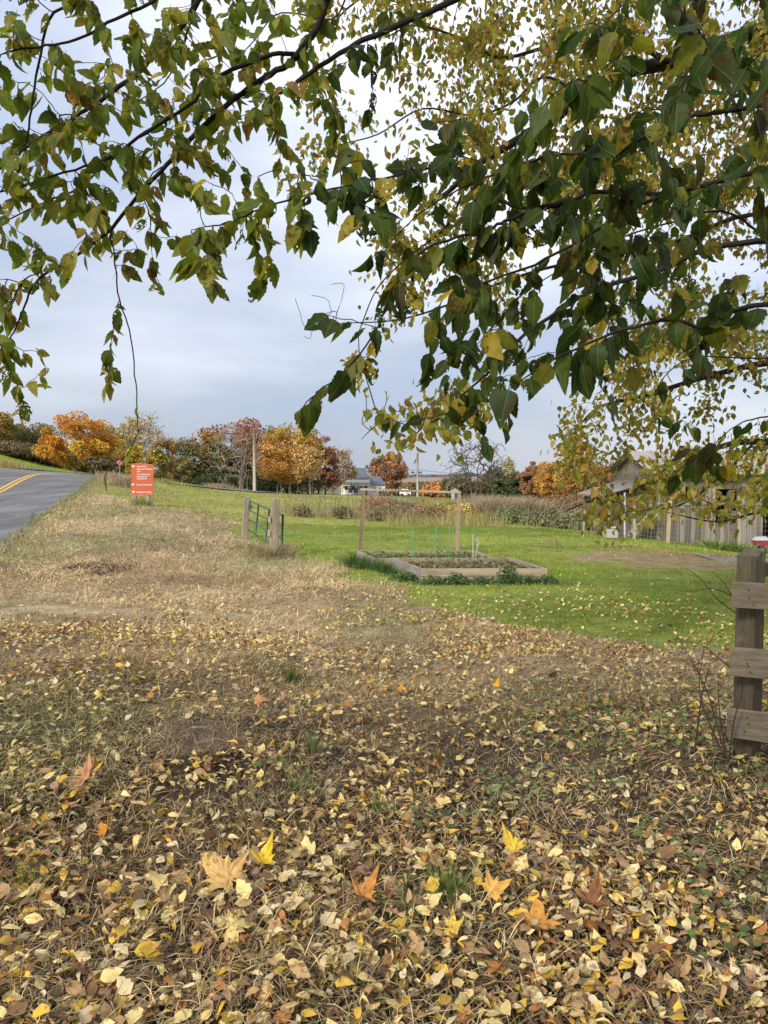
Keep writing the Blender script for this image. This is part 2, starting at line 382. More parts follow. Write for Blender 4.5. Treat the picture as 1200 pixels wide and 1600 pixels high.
b.add(np.stack([x, y, z], 1), np.stack([i+j, i+j+1, i+nx+j+1, i+nx+j], -1).reshape(-1, 4), cover(x, y))
tag(b.obj('ground', M_ground, smooth_=True), kind='structure')

def strip(name, pts_l, pts_r, mat_, lift, ncross=8, nlong=4, rag=0, kind=True):
    """a sheet between two edge lines, laid on the ground"""
    pl, pr = [np.array(a, float) for a in (pts_l, pts_r)]
    def dens(p, n):
        t = np.linspace(0, len(p)-1, n); k = np.clip(t.astype(int), 0, len(p)-2); f = (t-k)[:, None]; return p[k]*(1-f)+p[k+1]*f
    n = (len(pl)-1)*nlong+1; a, c = dens(pl, n), dens(pr, n)
    w = np.linspace(0, 1, ncross+1)
    g_ = a[:, None]*(1-w)[None, :, None]+c[:, None]*w[None, :, None]
    if rag:
        q = rag*vnoise(np.arange(n)*.7, np.zeros(n), 77)
        dn = (c-a)/np.linalg.norm(c-a, axis=1, keepdims=True); g_[:, -1] += dn*q[:, None]
    X, Y_ = g_[..., 0].ravel(), g_[..., 1].ravel()
    Z = hbase(X, Y_)+lift
    i = np.arange(n-1)[:, None]*(ncross+1); j = np.arange(ncross)[None]; k = ncross+1
    b = MB().add(np.stack([X, Y_, Z], 1), np.stack([i+j, i+j+1, i+k+j+1, i+k+j], -1).reshape(-1, 4))
    o = b.obj(name, mat_, smooth_=True)
    if kind: tag(o, kind='structure')
    return o
us = np.linspace(-45, 47, 24)
el = [RE+RD*u+RN*6.7 for u in us]; er = [RE+RD*u for u in us]
strip('road', el, er, M_road, .02, 10, 8, .45)
# the crossing road beyond the crest, curving down to the right behind the field
def catmull(p, m=8):
    p = np.array(p, float); q = np.vstack([2*p[0]-p[1], p, 2*p[-1]-p[-2]]); o_ = []
    for i in range(1, len(q)-2):
        t = np.linspace(0, 1, m, endpoint=False)[:, None]
        o_.append(.5*((2*q[i])+(-q[i-1]+q[i+1])*t+(2*q[i-1]-5*q[i]+4*q[i+1]-q[i+2])*t*t+(-q[i-1]+3*q[i]-3*q[i+1]+q[i+2])*t**3))
    return np.vstack(o_+[p[-1:]])
cl = catmull([(-75, 40), (-45, 56), (-24, 64), (-16, 74), (-18+4, 88), (-8, 108), (12, 122), (45, 130), (110, 132), (220, 128)], 10)
tn = np.gradient(cl, axis=0); tn /= np.linalg.norm(tn, axis=1, keepdims=True); nn = np.stack([-tn[:, 1], tn[:, 0]], 1)
strip('road', cl+nn*3.2, cl-nn*3.2, M_road, .10, 6, 2)
# yellow double line down the road's middle
M_line = simple_mat('road_paint', .6, 25, .35, .3, .1)
for k, off in enumerate((3.18, 3.42)):
    uu = np.linspace(-40, 40.5, 40); cv_ = lambda u: np.clip((u-32), 0, 20)**2*.028
    a = [RE+RD*u+RN*(off+.07-cv_(u)) for u in uu]; c = [RE+RD*u+RN*(off-.07-cv_(u)) for u in uu]
    o = strip('road_marking', a, c, M_line, .027, 1, 5)
    at = o.data.attributes['Col']; at.data.foreach_set('color', np.tile(np.array([.62, .36, .05, 1], np.float32), len(o.data.vertices)))
# grey gravel path by the barn
pa = [G(1075, 864)[:2], G(1095, 865)[:2], G(1130, 868)[:2], G(1200, 874)[:2], (14, 13.5)]
pb = [G(1078, 866)[:2], G(1100, 872)[:2], G(1140, 880)[:2], G(1200, 890)[:2], (14, 12)]
M_path = simple_mat('gravel', .9, 30, .3, .1, .6)
o = strip('path', pa, pb, M_path, .035, 4, 6)
for at in [o.data.attributes['Col']]: at.data.foreach_set('color', np.tile(np.array([.23, .205, .17, 1], np.float32), len(o.data.vertices)))
o.location.z += .0
# ------------------------------------------------------------------ leaves: templates
def leaf_tpl(rows=12, wid=.6, fold=.25, bend=.3, twist=.3, serr=.0, curl=0., seed=0, petiole=.0, point=3.5):
    r = np.random.default_rng(seed)
    t = np.linspace(0, 1, rows)
    wd = .5*wid*np.sin(np.pi*np.clip(t, 0, 1)**.78)**.68*(1-.42*t**point)
    wd[0] = .012; wd[-1] = .006
    if serr: wd[1:-1] *= 1+serr*np.where(np.arange(1, rows-1) % 2 == 0, 1, -1)
    a = bend*t; yy = np.cumsum(np.concatenate([[0], np.diff(t)*np.cos(2*a[1:])])); zz = -np.cumsum(np.concatenate([[0], np.diff(t)*np.sin(2*a[1:])]))
    V = []; U = []
    irr = r.uniform(.82, 1.12, (rows, 2))
    for i in range(rows):
        tw = twist*(t[i]-.3); 
        for sgn in (-1, 0, 1):
            ww = wd[i]*(irr[i, (sgn+1)//2] if sgn else 1)
            f = fold+curl*t[i]; xx = sgn*ww*math.cos(f); z_ = abs(sgn)*ww*math.sin(f)
            V.append([xx*math.cos(tw)-z_*math.sin(tw), yy[i], zz[i]+xx*math.sin(tw)+z_*math.cos(tw)]); U.append([sgn*(.05+.95*abs(ww)/(.5*wid)), t[i], seed])
    Fq = []
    for i in range(rows-1):
        k = i*3; Fq += [[k, k+1, k+4, k+3], [k+1, k+2, k+5, k+4]]
    V = np.array(V); U = np.array(U, float); Fq = np.array(Fq)
    if petiole:
        n = len(V); p = petiole
        V = np.vstack([V, [[-.012, -p, .03], [.012, -p, .03], [.012, 0, 0], [-.012, 0, 0]]]); U = np.vstack([U, np.zeros((4, 3))]); Fq = np.vstack([Fq, [[n, n+1, n+2, n+3]]])
    return V, [Fq], U
def maple_tpl(seed=0, cup=.2, petiole=.5):
    r = np.random.default_rng(seed)
    # lobes of a maple outline: angle, radius
    ang = [-170,-150,-128,-112,-100,-84,-66,-58,-46,-34,-22,-10,0,10,22,34,46,58,66,84,100,112,128,150,170]
    rad = [.16,.34,.52,.36,.44,.84,.50,.42,.66,.50,.70,.78,1.0,.78,.70,.50,.66,.42,.50,.84,.44,.36,.52,.34,.16]
    n = len(ang); V = [[0, 0, 0]]; U = [[0, .5, 0]]
    for q in (.5, 1):
        for a, d in zip(ang, rad):
            dd = d*q if q < 1 else d*r.uniform(.9, 1.08)
            if q < 1: dd = min(dd, .3)
            x_, y_ = math.sin(R(a))*dd*.62, math.cos(R(a))*dd*.62
            z_ = cup*(dd**2)*(1+.8*math.sin(a*.05+seed))+ (r.uniform(-.03, .05) if q == 1 else -.02*math.cos(R(a*5)))
            V.append([x_, y_, z_]); U.append([.3 if q < 1 else .8, dd, seed])
    T = [[0, i+1, i+2] for i in range(n-1)]; Q = [[i+1, i+1+n, i+2+n, i+2] for i in range(n-1)]
    k = len(V); V += [[-.012, 0, 0], [.012, 0, 0], [.02, -petiole, .10], [-.004, -petiole, .10]]; U += [[0, 0, 0]]*4; Q += [[k, k+3, k+2, k+1]]
    return np.array(V), [np.array(T), np.array(Q)], np.array(U, float)
def norm(a): return a/(np.linalg.norm(a, axis=-1, keepdims=True)+1e-9)
def place(mb, tpls, pos, yd, zd, size, col, wsc=1):
    """copies of leaf templates, vectorised"""
    pos, yd, zd = [np.asarray(a, float) for a in (pos, yd, zd)]
    yd = norm(yd); xd = norm(np.cross(yd, zd)); zd = np.cross(xd, yd)
    size = np.broadcast_to(np.asarray(size, float), (len(pos),)); wsc = np.broadcast_to(np.asarray(wsc, float), (len(pos),))
    which = rng.integers(0, len(tpls), len(pos))
    for k, (T, Fs, U) in enumerate(tpls):
        m = np.where(which == k)[0]
        if not len(m): continue
        s = size[m][:, None, None]
        V = pos[m][:, None]+s*(T[None, :, 0:1]*xd[m][:, None]*wsc[m][:, None, None]+T[None, :, 1:2]*yd[m][:, None]+T[None, :, 2:3]*zd[m][:, None])
        nv = len(T); off = (np.arange(len(m))*nv)[:, None, None]
        mb.add(V.reshape(-1, 3), [(f[None]+off).reshape(-1, f.shape[1]) for f in Fs], np.repeat(col[m], nv, 0), np.tile(U, (len(m), 1)))
def pal(colors, n, jit=.15, w=None):
    c = np.array(colors, float)[rng.choice(len(colors), n, p=None if w is None else np.array(w)/sum(w))]
    return c*(1+rng.uniform(-jit, jit, (n, 1)))*(1+rng.uniform(-.06, .06, (n, 3)))
def rot_from(yd, zd):
    yd = Vector(yd).normalized(); xd = yd.cross(Vector(zd)).normalized(); zd = xd.cross(yd)
    return Matrix((xd, yd, zd)).transposed()
def blades(mb, base, n_seg, length, width, lean, col, droop=.5, updir=None, tipcol=1.0):
    """bent grass blades; base (n,3); lean (n,3) horizontal lean vector"""
    n = len(base); length = np.broadcast_to(length, (n,))[:, None]; width = np.broadcast_to(width, (n,))[:, None]
    a = rng.uniform(0, 2*np.pi, n); side = np.stack([np.cos(a), np.sin(a), 0*a], 1)
    up = np.array([0, 0, 1.]) if updir is None else updir
    rows = []
    for i in range(n_seg):
        t = i/n_seg
        c = base+length*(up*(t-droop*.35*t*t)+lean*(t*t*droop+t*.3)); w_ = width*.5*(1-t**1.5*.8)
        rows += [c-side*w_, c+side*w_]
    t = 1.; rows.append(base+length*(up*(t-droop*.35)+lean*(droop+.3)))
    k = 2*n_seg+1; V = np.stack(rows, 1).reshape(-1, 3); off = (np.arange(n)*k)[:, None]
    Fs = [(np.array([[2*n_seg-2, 2*n_seg-1, 2*n_seg]])[None]+off[:, :, None]).reshape(-1, 3)]
    if n_seg > 1:
        q = np.array([[2*i, 2*i+1, 2*i+3, 2*i+2] for i in range(n_seg-1)]); Fs.append((q[None]+off[:, :, None]).reshape(-1, 4))
    mb.add(V, Fs, np.repeat(col, k, 0))
def wedge(n, y0, y1, margin=1.2, slope=.56, p=1.0):
    """points over the ground the photo takes in, evenly spread in log distance"""
    u = rng.random(n)
    y = y0*(y1/y0)**(u**p)
    x = rng.uniform(-1, 1, n)*(slope*y+margin)
    return x, y
def proj(x, y, z):
    """pixel of a point (only used to leave out what the photograph cannot show)"""
    d = y*cs-(z-CAMZ)*sn*1.0; up = y*sn+(z-CAMZ)*cs
    return 600+F*x/d, 800-F*up/d
def onroad(x, y, m=0.):
    u, v = road_uv(x, y); return (v > -m) & (v < 6.8) & (u < 47)

# ------------------------------------------------------------------ dry mown grass, standing grass, lawn
STRAW = [(.46,.36,.215),(.37,.285,.17),(.57,.47,.30),(.24,.175,.105),(.28,.26,.15),(.15,.11,.07)]
def lying(n, y0, y1, name, wmul=1, p=1., keep=None, length=(.05, .2), lift=.03, colors=STRAW, wts=(4,4,3,3,2,2)):
    x, y = wedge(n, y0, y1, p=p)
    k = ~lawn(x, y) & ~onroad(x, y)
    if keep is not None: k &= keep(x, y)
    x, y = x[k], y[k]; m = len(x)
    z = h(x, y)
    a = rng.uniform(0, 2*np.pi, m); el_ = rng.normal(.18, .28, m)
    d = np.stack([np.cos(a)*np.cos(el_), np.sin(a)*np.cos(el_), np.sin(el_)], 1)
    L_ = rng.uniform(*length, m)
    lift_ = rng.uniform(.0, lift, m)
    base = np.stack([x, y, z+lift_], 1)
    wd = .0011*wmul*np.maximum(1, y/5.5)*rng.uniform(.6, 1.5, m)
    side = norm(np.cross(d, np.array([0, 0, 1.])))*wd[:, None]; side[:, 2] += rng.uniform(-.5, .5, m)*wd
    mid = base+d*(L_*.5)[:, None]+np.array([0, 0, .02])*rng.uniform(0, 1, (m, 1)); tip = base+d*L_[:, None]+np.array([0, 0, -.02])*rng.uniform(0, 1, (m, 1))
    V = np.stack([base-side, base+side, mid-side, mid+side, tip], 1).reshape(-1, 3); off = (np.arange(m)*5)[:, None, None]
    kk = np.clip(vnoise(x*.9, y*.9, 61)*2.4+.5*vnoise(x*3.5, y*3.5, 62)+.35, 0, 1)[:, None]; gk = np.clip(vnoise(x*.45+9, y*.45, 63)*3-.35, 0, .75)[:, None]; tint = np.where(y > 7, 1.28, .95)[:, None]*(np.array([1.16,1.08,.95])*(1-kk)+np.array([.70,.60,.54])*kk)*(1-gk)+gk*np.array([.62,.82,.5])
    mb = MB(); mb.add(V, [(np.array([[0, 1, 3, 2]])[None]+off).reshape(-1, 4), (np.array([[2, 3, 4]])[None]+off).reshape(-1, 3)], np.repeat(pal(colors, m, .2, wts)*tint, 5, 0))
    return tag(mb.obj(name, M_straw), kind='stuff')
patch = lambda s, lo: (lambda x, y: vnoise(x*1.1, y*1.1, s)+.25*vnoise(x*4, y*4, s+1) > lo)
rightdark = lambda x, y: rng.random(len(x)) > np.clip((x-.0)*.8/(1+y*.15)+.3*(y < 6), 0, .55)
lying(84000, 1.6, 6.5, 'dry_grass', 1.1, .8, lambda x, y: patch(31, -.42)(x, y) & rightdark(x, y), (.04, .18), .034, [(.50,.39,.22),(.40,.31,.175),(.62,.50,.30),(.27,.19,.11),(.30,.28,.15),(.15,.11,.07)], (3,4,1.8,4,4,3))
lying(105000, 5.5, 14, 'dry_grass', 1.1, .9, lambda x, y: patch(33, -.33)(x, y) & (rng.random(len(x)) < .5+(y-5.5)/6), (.06, .20), .022)
lying(105000, 12, 34, 'dry_grass', 1.0, .9, None, (.12, .35), .05, STRAW, (5,4,5,2,2,1))
# upright tufts of rough grass in the verge
def standing(n, y0, y1, name, L0, L1, cols, wmul, keep, jit=.2, segs=2, lean_=.5, on_lawn=False, p=1, slope=.56, wts=None):
    x, y = wedge(n, y0, y1, p=p, slope=slope)
    k = (lawn(x, y) == on_lawn) & ~onroad(x, y) & ~(bare(x, y) & (rng.random(len(x)) < .85))
    if keep is not None: k &= keep(x, y)
    x, y = x[k], y[k]; m = len(x)
    base = np.stack([x, y, h(x, y)-.004], 1)
    a = rng.uniform(0, 6.28, m); lean = np.stack([np.cos(a), np.sin(a), 0*a], 1)*rng.uniform(.1, 1, (m, 1))*lean_
    tn_ = 1.0 if not on_lawn else np.clip(1+1.1*vnoise(x*.4, y*.8, 64)+.8*vnoise(x*1.8, y*1.8, 65), .6, 1.4)[:, None]*np.array([1.03, 1, .95])
    lm_ = 1.0 if not on_lawn else np.clip(1+1.6*vnoise(x*1.2, y*1.2, 66), .5, 1.8)
    mb = MB(); blades(mb, base, segs, lm_*rng.uniform(L0, L1, m), .003*wmul*np.maximum(1, y/4.)*rng.uniform(.7, 1.3, m), lean, pal(cols, m, jit, wts)*tn_, .7)
    return tag(mb.obj(name, M_blade), kind='stuff')
ROUGH = [(.20,.19,.065),(.13,.17,.045),(.33,.27,.13),(.09,.14,.03)]
standing(30000, 1.6, 9, 'rough_grass', .04, .15, ROUGH, .6, lambda x, y: (vnoise(x*1.3, y*1.3, 41)+.6*vnoise(x*4, y*4, 42) > .08) & ((x < .3+.10*y) | (rng.random(len(x)) < .25)), .2)
standing(26000, 8, 30, 'rough_grass', .05, .16, [(.36,.29,.14),(.20,.20,.06),(.42,.34,.17)], .9, lambda x, y: vnoise(x*.7, y*.7, 43) > -.06)
LAWN = [(.23,.31,.034),(.18,.27,.03),(.28,.34,.045),(.33,.33,.08),(.13,.21,.025)]
standing(150000, 6, 27, 'lawn_grass', .025, .06, LAWN, 1.15, None, .18, 1, .7, True, .72)
standing(60000, 26, 75, 'field_grass', .06, .16, [(.22,.30,.05),(.28,.29,.08),(.17,.25,.04),(.36,.31,.13)], .9, None, .2, 1, .6, True, .8)
# ragged grass along the road's edge and the bank
def edge_grass():
    n = 9000; u = rng.uniform(-4, 47, n); v = -np.abs(rng.normal(0, .5, n))+.25
    v2 = 6.8+np.abs(rng.normal(0, .6, n)); v = np.where(rng.random(n) < .6, v, v2)
    x = RE[0]+RD[0]*u+RN[0]*v; y = RE[1]+RD[1]*u+RN[1]*v; base = np.stack([x, y, hbase(x, y)], 1)
    a = rng.uniform(0, 6.28, n); lean = np.stack([np.cos(a), np.sin(a), 0*a], 1)*.5
    mb = MB(); blades(mb, base, 2, rng.uniform(.06, .22, n), .02, lean, pal([(.42,.33,.16),(.30,.27,.11),(.18,.22,.06)], n)); tag(mb.obj('verge_grass', M_blade), kind='stuff')
edge_grass()

# ------------------------------------------------------------------ fallen leaves
FT = [leaf_tpl(5, w_, f_, b_, t_, 0, c_, 100+i) for i, (w_, f_, b_, t_, c_) in enumerate([(.6,.15,.2,.2,.1),(.7,.3,-.2,.6,0),(.55,.5,.4,-.5,.3),(.62,.2,-.5,.3,-.3),(.5,.7,.2,.9,.2),(.66,-.2,.3,-.7,.5),(.6,.1,.05,.1,.1),(.45,.9,.5,.4,.1)])]
FTN = [leaf_tpl(9, w_, f_, b_, t_, .07, c_, 200+i, .16) for i, (w_, f_, b_, t_, c_) in enumerate([(.6,.15,.2,.2,.1),(.7,.3,-.2,.6,0),(.55,.5,.4,-.5,.3),(.64,.2,-.5,.3,-.3),(.5,.7,.2,.9,.2),(.66,-.2,.3,-.7,.5),(.62,.1,.05,.1,.1),(.5,.8,.5,.4,.1)])]
MT = [maple_tpl(i, c_, .45) for i, c_ in enumerate((.15, .35, -.25, .5))]
CLS = [('pale yellow', (.70,.53,.22)), ('cream', (.62,.50,.29)), ('golden yellow', (.58,.37,.05)), ('tan', (.40,.25,.12)), ('brown', (.17,.09,.045)), ('orange brown', (.38,.16,.045)), ('dull pink brown', (.32,.18,.12))]
CW = [6.2, 3.6, 2.2, 3.6, 2.5, 1.1, .8]
ccol = [c for _, c in CLS]
gg = G(312, 1150); gd = G(780, 1190); gd2 = G(940, 1310)
def litter_xy(n, y0, y1, p):
    x, y = wedge(n, y0, y1, p=p)
    dens = .60+1.5*vnoise(x*.9, y*.9, 51)+1.5*vnoise(x*3.4, y*3.4, 52)
    dens = np.where(y < 7.5, np.clip(dens*.95, .20, .8), dens); dens = np.where(y < 3.2, np.clip(dens, .30, .75), dens)
    dens = np.where(np.hypot(x-gg[0], y-gg[1]) < .27, .05, dens)
    dens = np.where(np.hypot(x-gd[0], y-gd[1]) < .30, .15, dens)
    dens = np.where(np.hypot(x-gd2[0], y-gd2[1]) < .20, .25, dens)
    # thinner on the mown straw further off, towards the left
    dens = dens*np.clip(1.25-(y-4)/10-np.clip(-x-.5, 0, 3)*(y > 8)*.2, .10, 1)
    dens = np.where(lawn(x, y), np.clip(.34-(y-6)/22, .02, .3)*np.clip(1+2*vnoise(x*.7, y*.7, 53), .2, 2), dens)
    dens = np.where(onroad(x, y), .03, dens)
    k = rng.random(n) < dens
    return x[k], y[k]
def litter_frames(x, y, tilt=.42, lift=.045):
    m = len(x); z = h(x, y)+.011+np.where(y < 3.3, .022, 0)+np.where(y > 6.5, .018, 0)+rng.uniform(0, 1, m)**2*lift
    a = rng.uniform(0, 6.28, m); yd = np.stack([np.cos(a), np.sin(a), rng.normal(0, .2, m)], 1)
    zd = np.stack([rng.normal(0, tilt, m), rng.normal(0, tilt, m), np.ones(m)], 1)
    return np.stack([x, y, z], 1), yd, zd
x, y = litter_xy(52000, 1.7, 7.5, 1.0)
pos, yd, zd = litter_frames(x, y); m = len(x)
size = rng.uniform(.026, .070, m)*np.where(rng.random(m) < .10, 1.4, 1); cls = rng.choice(len(CLS), m, p=np.array(CW)/sum(CW))
# size seen from the camera: the 270 largest become single leaves
vis = size/np.linalg.norm(pos-np.array([0, 0, 1.6]), axis=1)
ppx, ppy = proj(pos[:, 0], pos[:, 1], pos[:, 2]); inside = (ppx > 0) & (ppx < 1200) & (ppy < 1600)
vis = np.where(inside, vis+.006*(zd[:, 2]-.9), 0)
order = np.argsort(-vis); single = order[:270]; rest = np.ones(m, bool); rest[single] = False
mb = MB(); place(mb, FT, pos[rest], yd[rest], zd[rest], size[rest], np.array(ccol)[cls[rest]]*(1+rng.uniform(-.25, .2, (rest.sum(), 1))), rng.uniform(.75, 1.1, rest.sum()))
tag(mb.obj('leaf_litter', M_fallen, smooth_=True), kind='stuff')
variants = {}
LMK = [(358,1404,'round the largest tan maple leaf'),(840,1475,'round the orange brown maple leaf that stands up'),(566,1428,'round the rusty orange maple leaf'),(130,1556,'in the bottom left corner'),(1165,1480,'along the crooked bough'),(768,1418,'round the bright green grass tuft'),
       (160,1330,'round the curled deep orange maple leaf'),(312,1200,'in front of the molehill'),(940,1340,'on the dark soil by the golden maple leaf'),(600,1570,'at the bottom middle by the dry tuft'),(132,1238,'by the brown and orange maple leaf'),(980,1570,'at the bottom right of the orange brown maple leaf'),
       (678,1260,'by the curled copper maple leaf'),(370,1560,'at the bottom below the creamy yellow maple leaf'),(1120,1230,'on the ground near the fence post'),(500,1320,'between molehill and rusty maple leaf'),(40,1420,'by the low green tuft at the left edge'),(880,1250,'among the weeds in front of the fence')]
LMG = [G(a_, b_) for a_, b_, _ in LMK]
for c_i, (cn, cc) in enumerate(CLS):
    for t_i, T in enumerate(FTN):
        mb = MB().add(T[0], T[1], np.array(cc)*(1+rng.uniform(-.15, .15)), T[2]); me = mb.mesh('fallen_leaf', smooth_=True); me.materials.append(M_fallen); variants[c_i, t_i] = me
for k in single:
    t_i = int(rng.integers(len(FTN)))
    o = bpy.data.objects.new('fallen_leaf', variants[int(cls[k]), t_i]); COL.objects.link(o)
    s_ = float(size[k]); o.matrix_world = Matrix.Translation(Vector(pos[k])) @ (rot_from(yd[k], zd[k]) @ Matrix.Diagonal(Vector((s_, s_, s_)))).to_4x4()
    cn = CLS[int(cls[k])][0]
    lm = LMK[int(np.argmin([(g_[0]-pos[k][0])**2+(g_[1]-pos[k][1])**2 for g_ in LMG]))][2]
    tag(o, '%s oval fallen leaf %s' % (cn, lm), 'leaf', '%s fallen leaves %s' % (cn, lm))
# further litter, small broken scraps between the leaves
x, y = litter_xy(64000, 7.2, 26, 1.05)
pos, yd, zd = litter_frames(x, y, .4, .055); m = len(x)
mb = MB(); place(mb, [leaf_tpl(3, .6, .25, .3, .3, 0, .1, 300+i) for i in range(3)], pos, yd, zd, rng.uniform(.04, .075, m), pal(ccol, m, .25, CW))
tag(mb.obj('leaf_litter', M_fallen), kind='stuff')
x, y = wedge(75000, 1.7, 9.0, p=.95); k = ~lawn(x, y) & ~onroad(x, y) & (rng.random(len(x)) < (.62-y*.05)) & (np.hypot(x-gg[0], y-gg[1]) > .25); x, y = x[k], y[k]
pos, yd, zd = litter_frames(x, y, .6, .012); m = len(x)
mb = MB(); place(mb, [leaf_tpl(3, .7, .3, .3, .3, 0, .1, 310+i) for i in range(3)], pos, yd, zd, rng.uniform(.010, .032, m), pal([(.16,.10,.06),(.28,.18,.10),(.10,.07,.045),(.36,.27,.16),(.20,.14,.08)], m, .3))
tag(mb.obj('leaf_crumbs', M_fallen), kind='stuff')
# the large maple leaves, each one placed
for px, py, wpx, cc, lab, rotd, cup, tilt in [
    (358, 1404, 88, (.60,.38,.14), 'largest tan maple leaf with spread lobes, left of centre', -60, 0, (.1, -.5)),
    (412, 1376, 46, (.72,.48,.03), 'bright yellow maple leaf just above the largest tan one', 10, 1, (.2, -.5)),
    (566, 1428, 52, (.52,.23,.06), 'rusty orange maple leaf at the bottom middle', 40, 1, (.0, -.6)),
    (840, 1475, 62, (.50,.24,.05), 'orange brown maple leaf standing up, nearest the bottom right', 5, 0, (.0, -.9)),
    (768, 1418, 54, (.62,.35,.07), 'orange maple leaf right of the green grass tuft', 80, 0, (.1, -.4)),
    (160, 1330, 56, (.55,.24,.03), 'curled deep orange maple leaf in the straw at left', 120, 3, (.3, -.5)),
    (132, 1238, 60, (.46,.24,.12), 'brown and orange maple leaf on the left verge', 100, 1, (.2, -.5)),
    (926, 1440, 50, (.22,.09,.04), 'dark red brown maple leaf beside the fallen bough', 20, 1, (.0, -.6)),
    (806, 1352, 46, (.66,.45,.06), 'golden maple leaf on the dark soil at right', -40, 1, (.0, -.4)),
    (705, 1488, 50, (.60,.42,.08), 'yellow brown maple leaf at the bottom beside the grass tuft', 110, 1, (.2, -.5)),
    (402, 1110, 30, (.50,.24,.10), 'pinkish orange maple leaf behind the molehill', 90, 2, (.0, -.6)),
    (774, 1086, 20, (.66,.34,.03), 'small bright orange maple leaf far back on the straw', 30, 1, (.0, -.5)),
    (622, 1092, 18, (.60,.24,.03), 'small red orange maple leaf at the edge of the dark soil', 60, 1, (.0, -.5)),
    (678, 1215, 44, (.36,.16,.06), 'curled copper maple leaf beside the thin stick', 150, 3, (.2, -.5)),
    (130, 1556, 44, (.30,.15,.09), 'red brown maple leaf at the bottom left corner', 200, 1, (.0, -.3)),
    (360, 1482, 60, (.70,.52,.20), 'creamy yellow maple leaf at the bottom left of centre', 70, 2, (.1, -.4))]:
    g = G(px, py); s_ = wpx/F*float(np.linalg.norm(g-np.array([0, 0, 1.6])))/1.05
    T = MT[cup]; mb = MB().add(T[0], T[1], cc, T[2]); me = mb.mesh('maple_leaf', smooth_=False); me.materials.append(M_fallen)
    o = bpy.data.objects.new('maple_leaf', me); COL.objects.link(o)
    a = R(rotd); M_ = rot_from((math.sin(a), math.cos(a), .25), (tilt[0], tilt[1], 1))
    o.matrix_world = Matrix.Translation(Vector(g)+Vector((0, 0, .07))) @ (M_ @ Matrix.Diagonal(Vector((s_,)*3))).to_4x4()
    tag(o, lab, 'leaf')
# molehill and bare soil crumbs
def crumbs(name, label, g, r_, n, cat='soil', colr=(.055,.042,.033), smax=.014):
    a = rng.uniform(0, 6.28, n); d = r_*np.sqrt(rng.random(n)); x = g[0]+np.cos(a)*d*1.1; y = g[1]+np.sin(a)*d
    z = h(x, y); s_ = rng.uniform(.3, 1, n)**2*smax+.002
    mb = MB(); O = np.array([[1,0,0],[-1,0,0],[0,1,0],[0,-1,0],[0,0,.8],[0,0,-.8]], float)
    T = np.array([[0,2,4],[2,1,4],[1,3,4],[3,0,4],[2,0,5],[1,2,5],[3,1,5],[0,3,5]])
    V = np.stack([x, y, z], 1)[:, None]+s_[:, None, None]*O[None]*rng.uniform(.6, 1.3, (n, 6, 1))
    mb.add(V.reshape(-1, 3), (T[None]+(np.arange(n)*6)[:, None, None]).reshape(-1, 3), np.repeat(pal([colr], n, .3), 6, 0))
    return tag(mb.obj(name, M_soil), kind='stuff')
M_soil = simple_mat('loose_soil', .95, 30, .3, .1, .3)
crumbs('soil_crumbs', '', gg, .25, 7000, colr=(.13,.095,.068), smax=.010); crumbs('soil_crumbs', '', gd, .42, 2600); crumbs('soil_crumbs', '', gd2, .35, 1800)
crumbs('soil_crumbs', '', G(215, 975), .5, 900); crumbs('soil_crumbs', '', G(20, 1590), .5, 600); crumbs('soil_crumbs', '', G(145, 890), .6, 1300, smax=.03)

# green weeds creeping through the litter
WT = [leaf_tpl(4, .75, .2, .3, .2, .1, 0, 400+i) for i in range(4)]
def weeds(name, spots, n_each, size, cols, hgt=.1):
    mb = MB()
    for px, py, r_ in spots:
        g = G(px, py); n = n_each; a = rng.uniform(0, 6.28, n); d = r_*np.sqrt(rng.random(n))
        x = g[0]+np.cos(a)*d*1.6; y = g[1]+np.sin(a)*d; z = h(x, y)+rng.uniform(.01, hgt, n)
        b_ = rng.uniform(0, 6.28, n); yd = np.stack([np.cos(b_), np.sin(b_), rng.uniform(-.1, .7, n)], 1); zd = np.stack([rng.normal(0, .4, n), rng.normal(-.2, .4, n), np.ones(n)], 1)
        place(mb, WT, np.stack([x, y, z], 1), yd, zd, rng.uniform(.5, 1.2, n)*size, pal(cols, n, .2))
        st = np.stack([x, y, h(x, y)], 1); blades(mb, st, 1, z-st[:, 2], .003, np.zeros((n, 3)), pal([(.1,.13,.04)], n))
    return tag(mb.obj(name, M_blade), kind='stuff')
weeds('weeds', [(880,1110,.35),(940,1135,.4),(990,1150,.4),(1040,1160,.35),(900,1150,.3),(870,1090,.3),(1010,1115,.3),(1080,1095,.3)], 85, .036, [(.11,.18,.05),(.15,.22,.06),(.2,.26,.08)])
weeds('weeds', [(1150,1240,.25),(1180,1215,.2),(1100,1190,.3),(1060,1330,.15),(1180,1420,.2),(1150,1400,.2),(1130,1510,.12),(700,1300,.12),(480,1240,.15)], 30, .045, [(.08,.125,.04),(.12,.165,.05)], .12)
weeds('weeds', [(820,1230,.15),(815,1275,.12),(810,1250,.12),(920,1215,.15),(965,1245,.12),(1130,1130,.2),(1120,1010,.4),(1090,1060,.4)], 26, .042, [(.15,.20,.07),(.20,.24,.10)], .12)
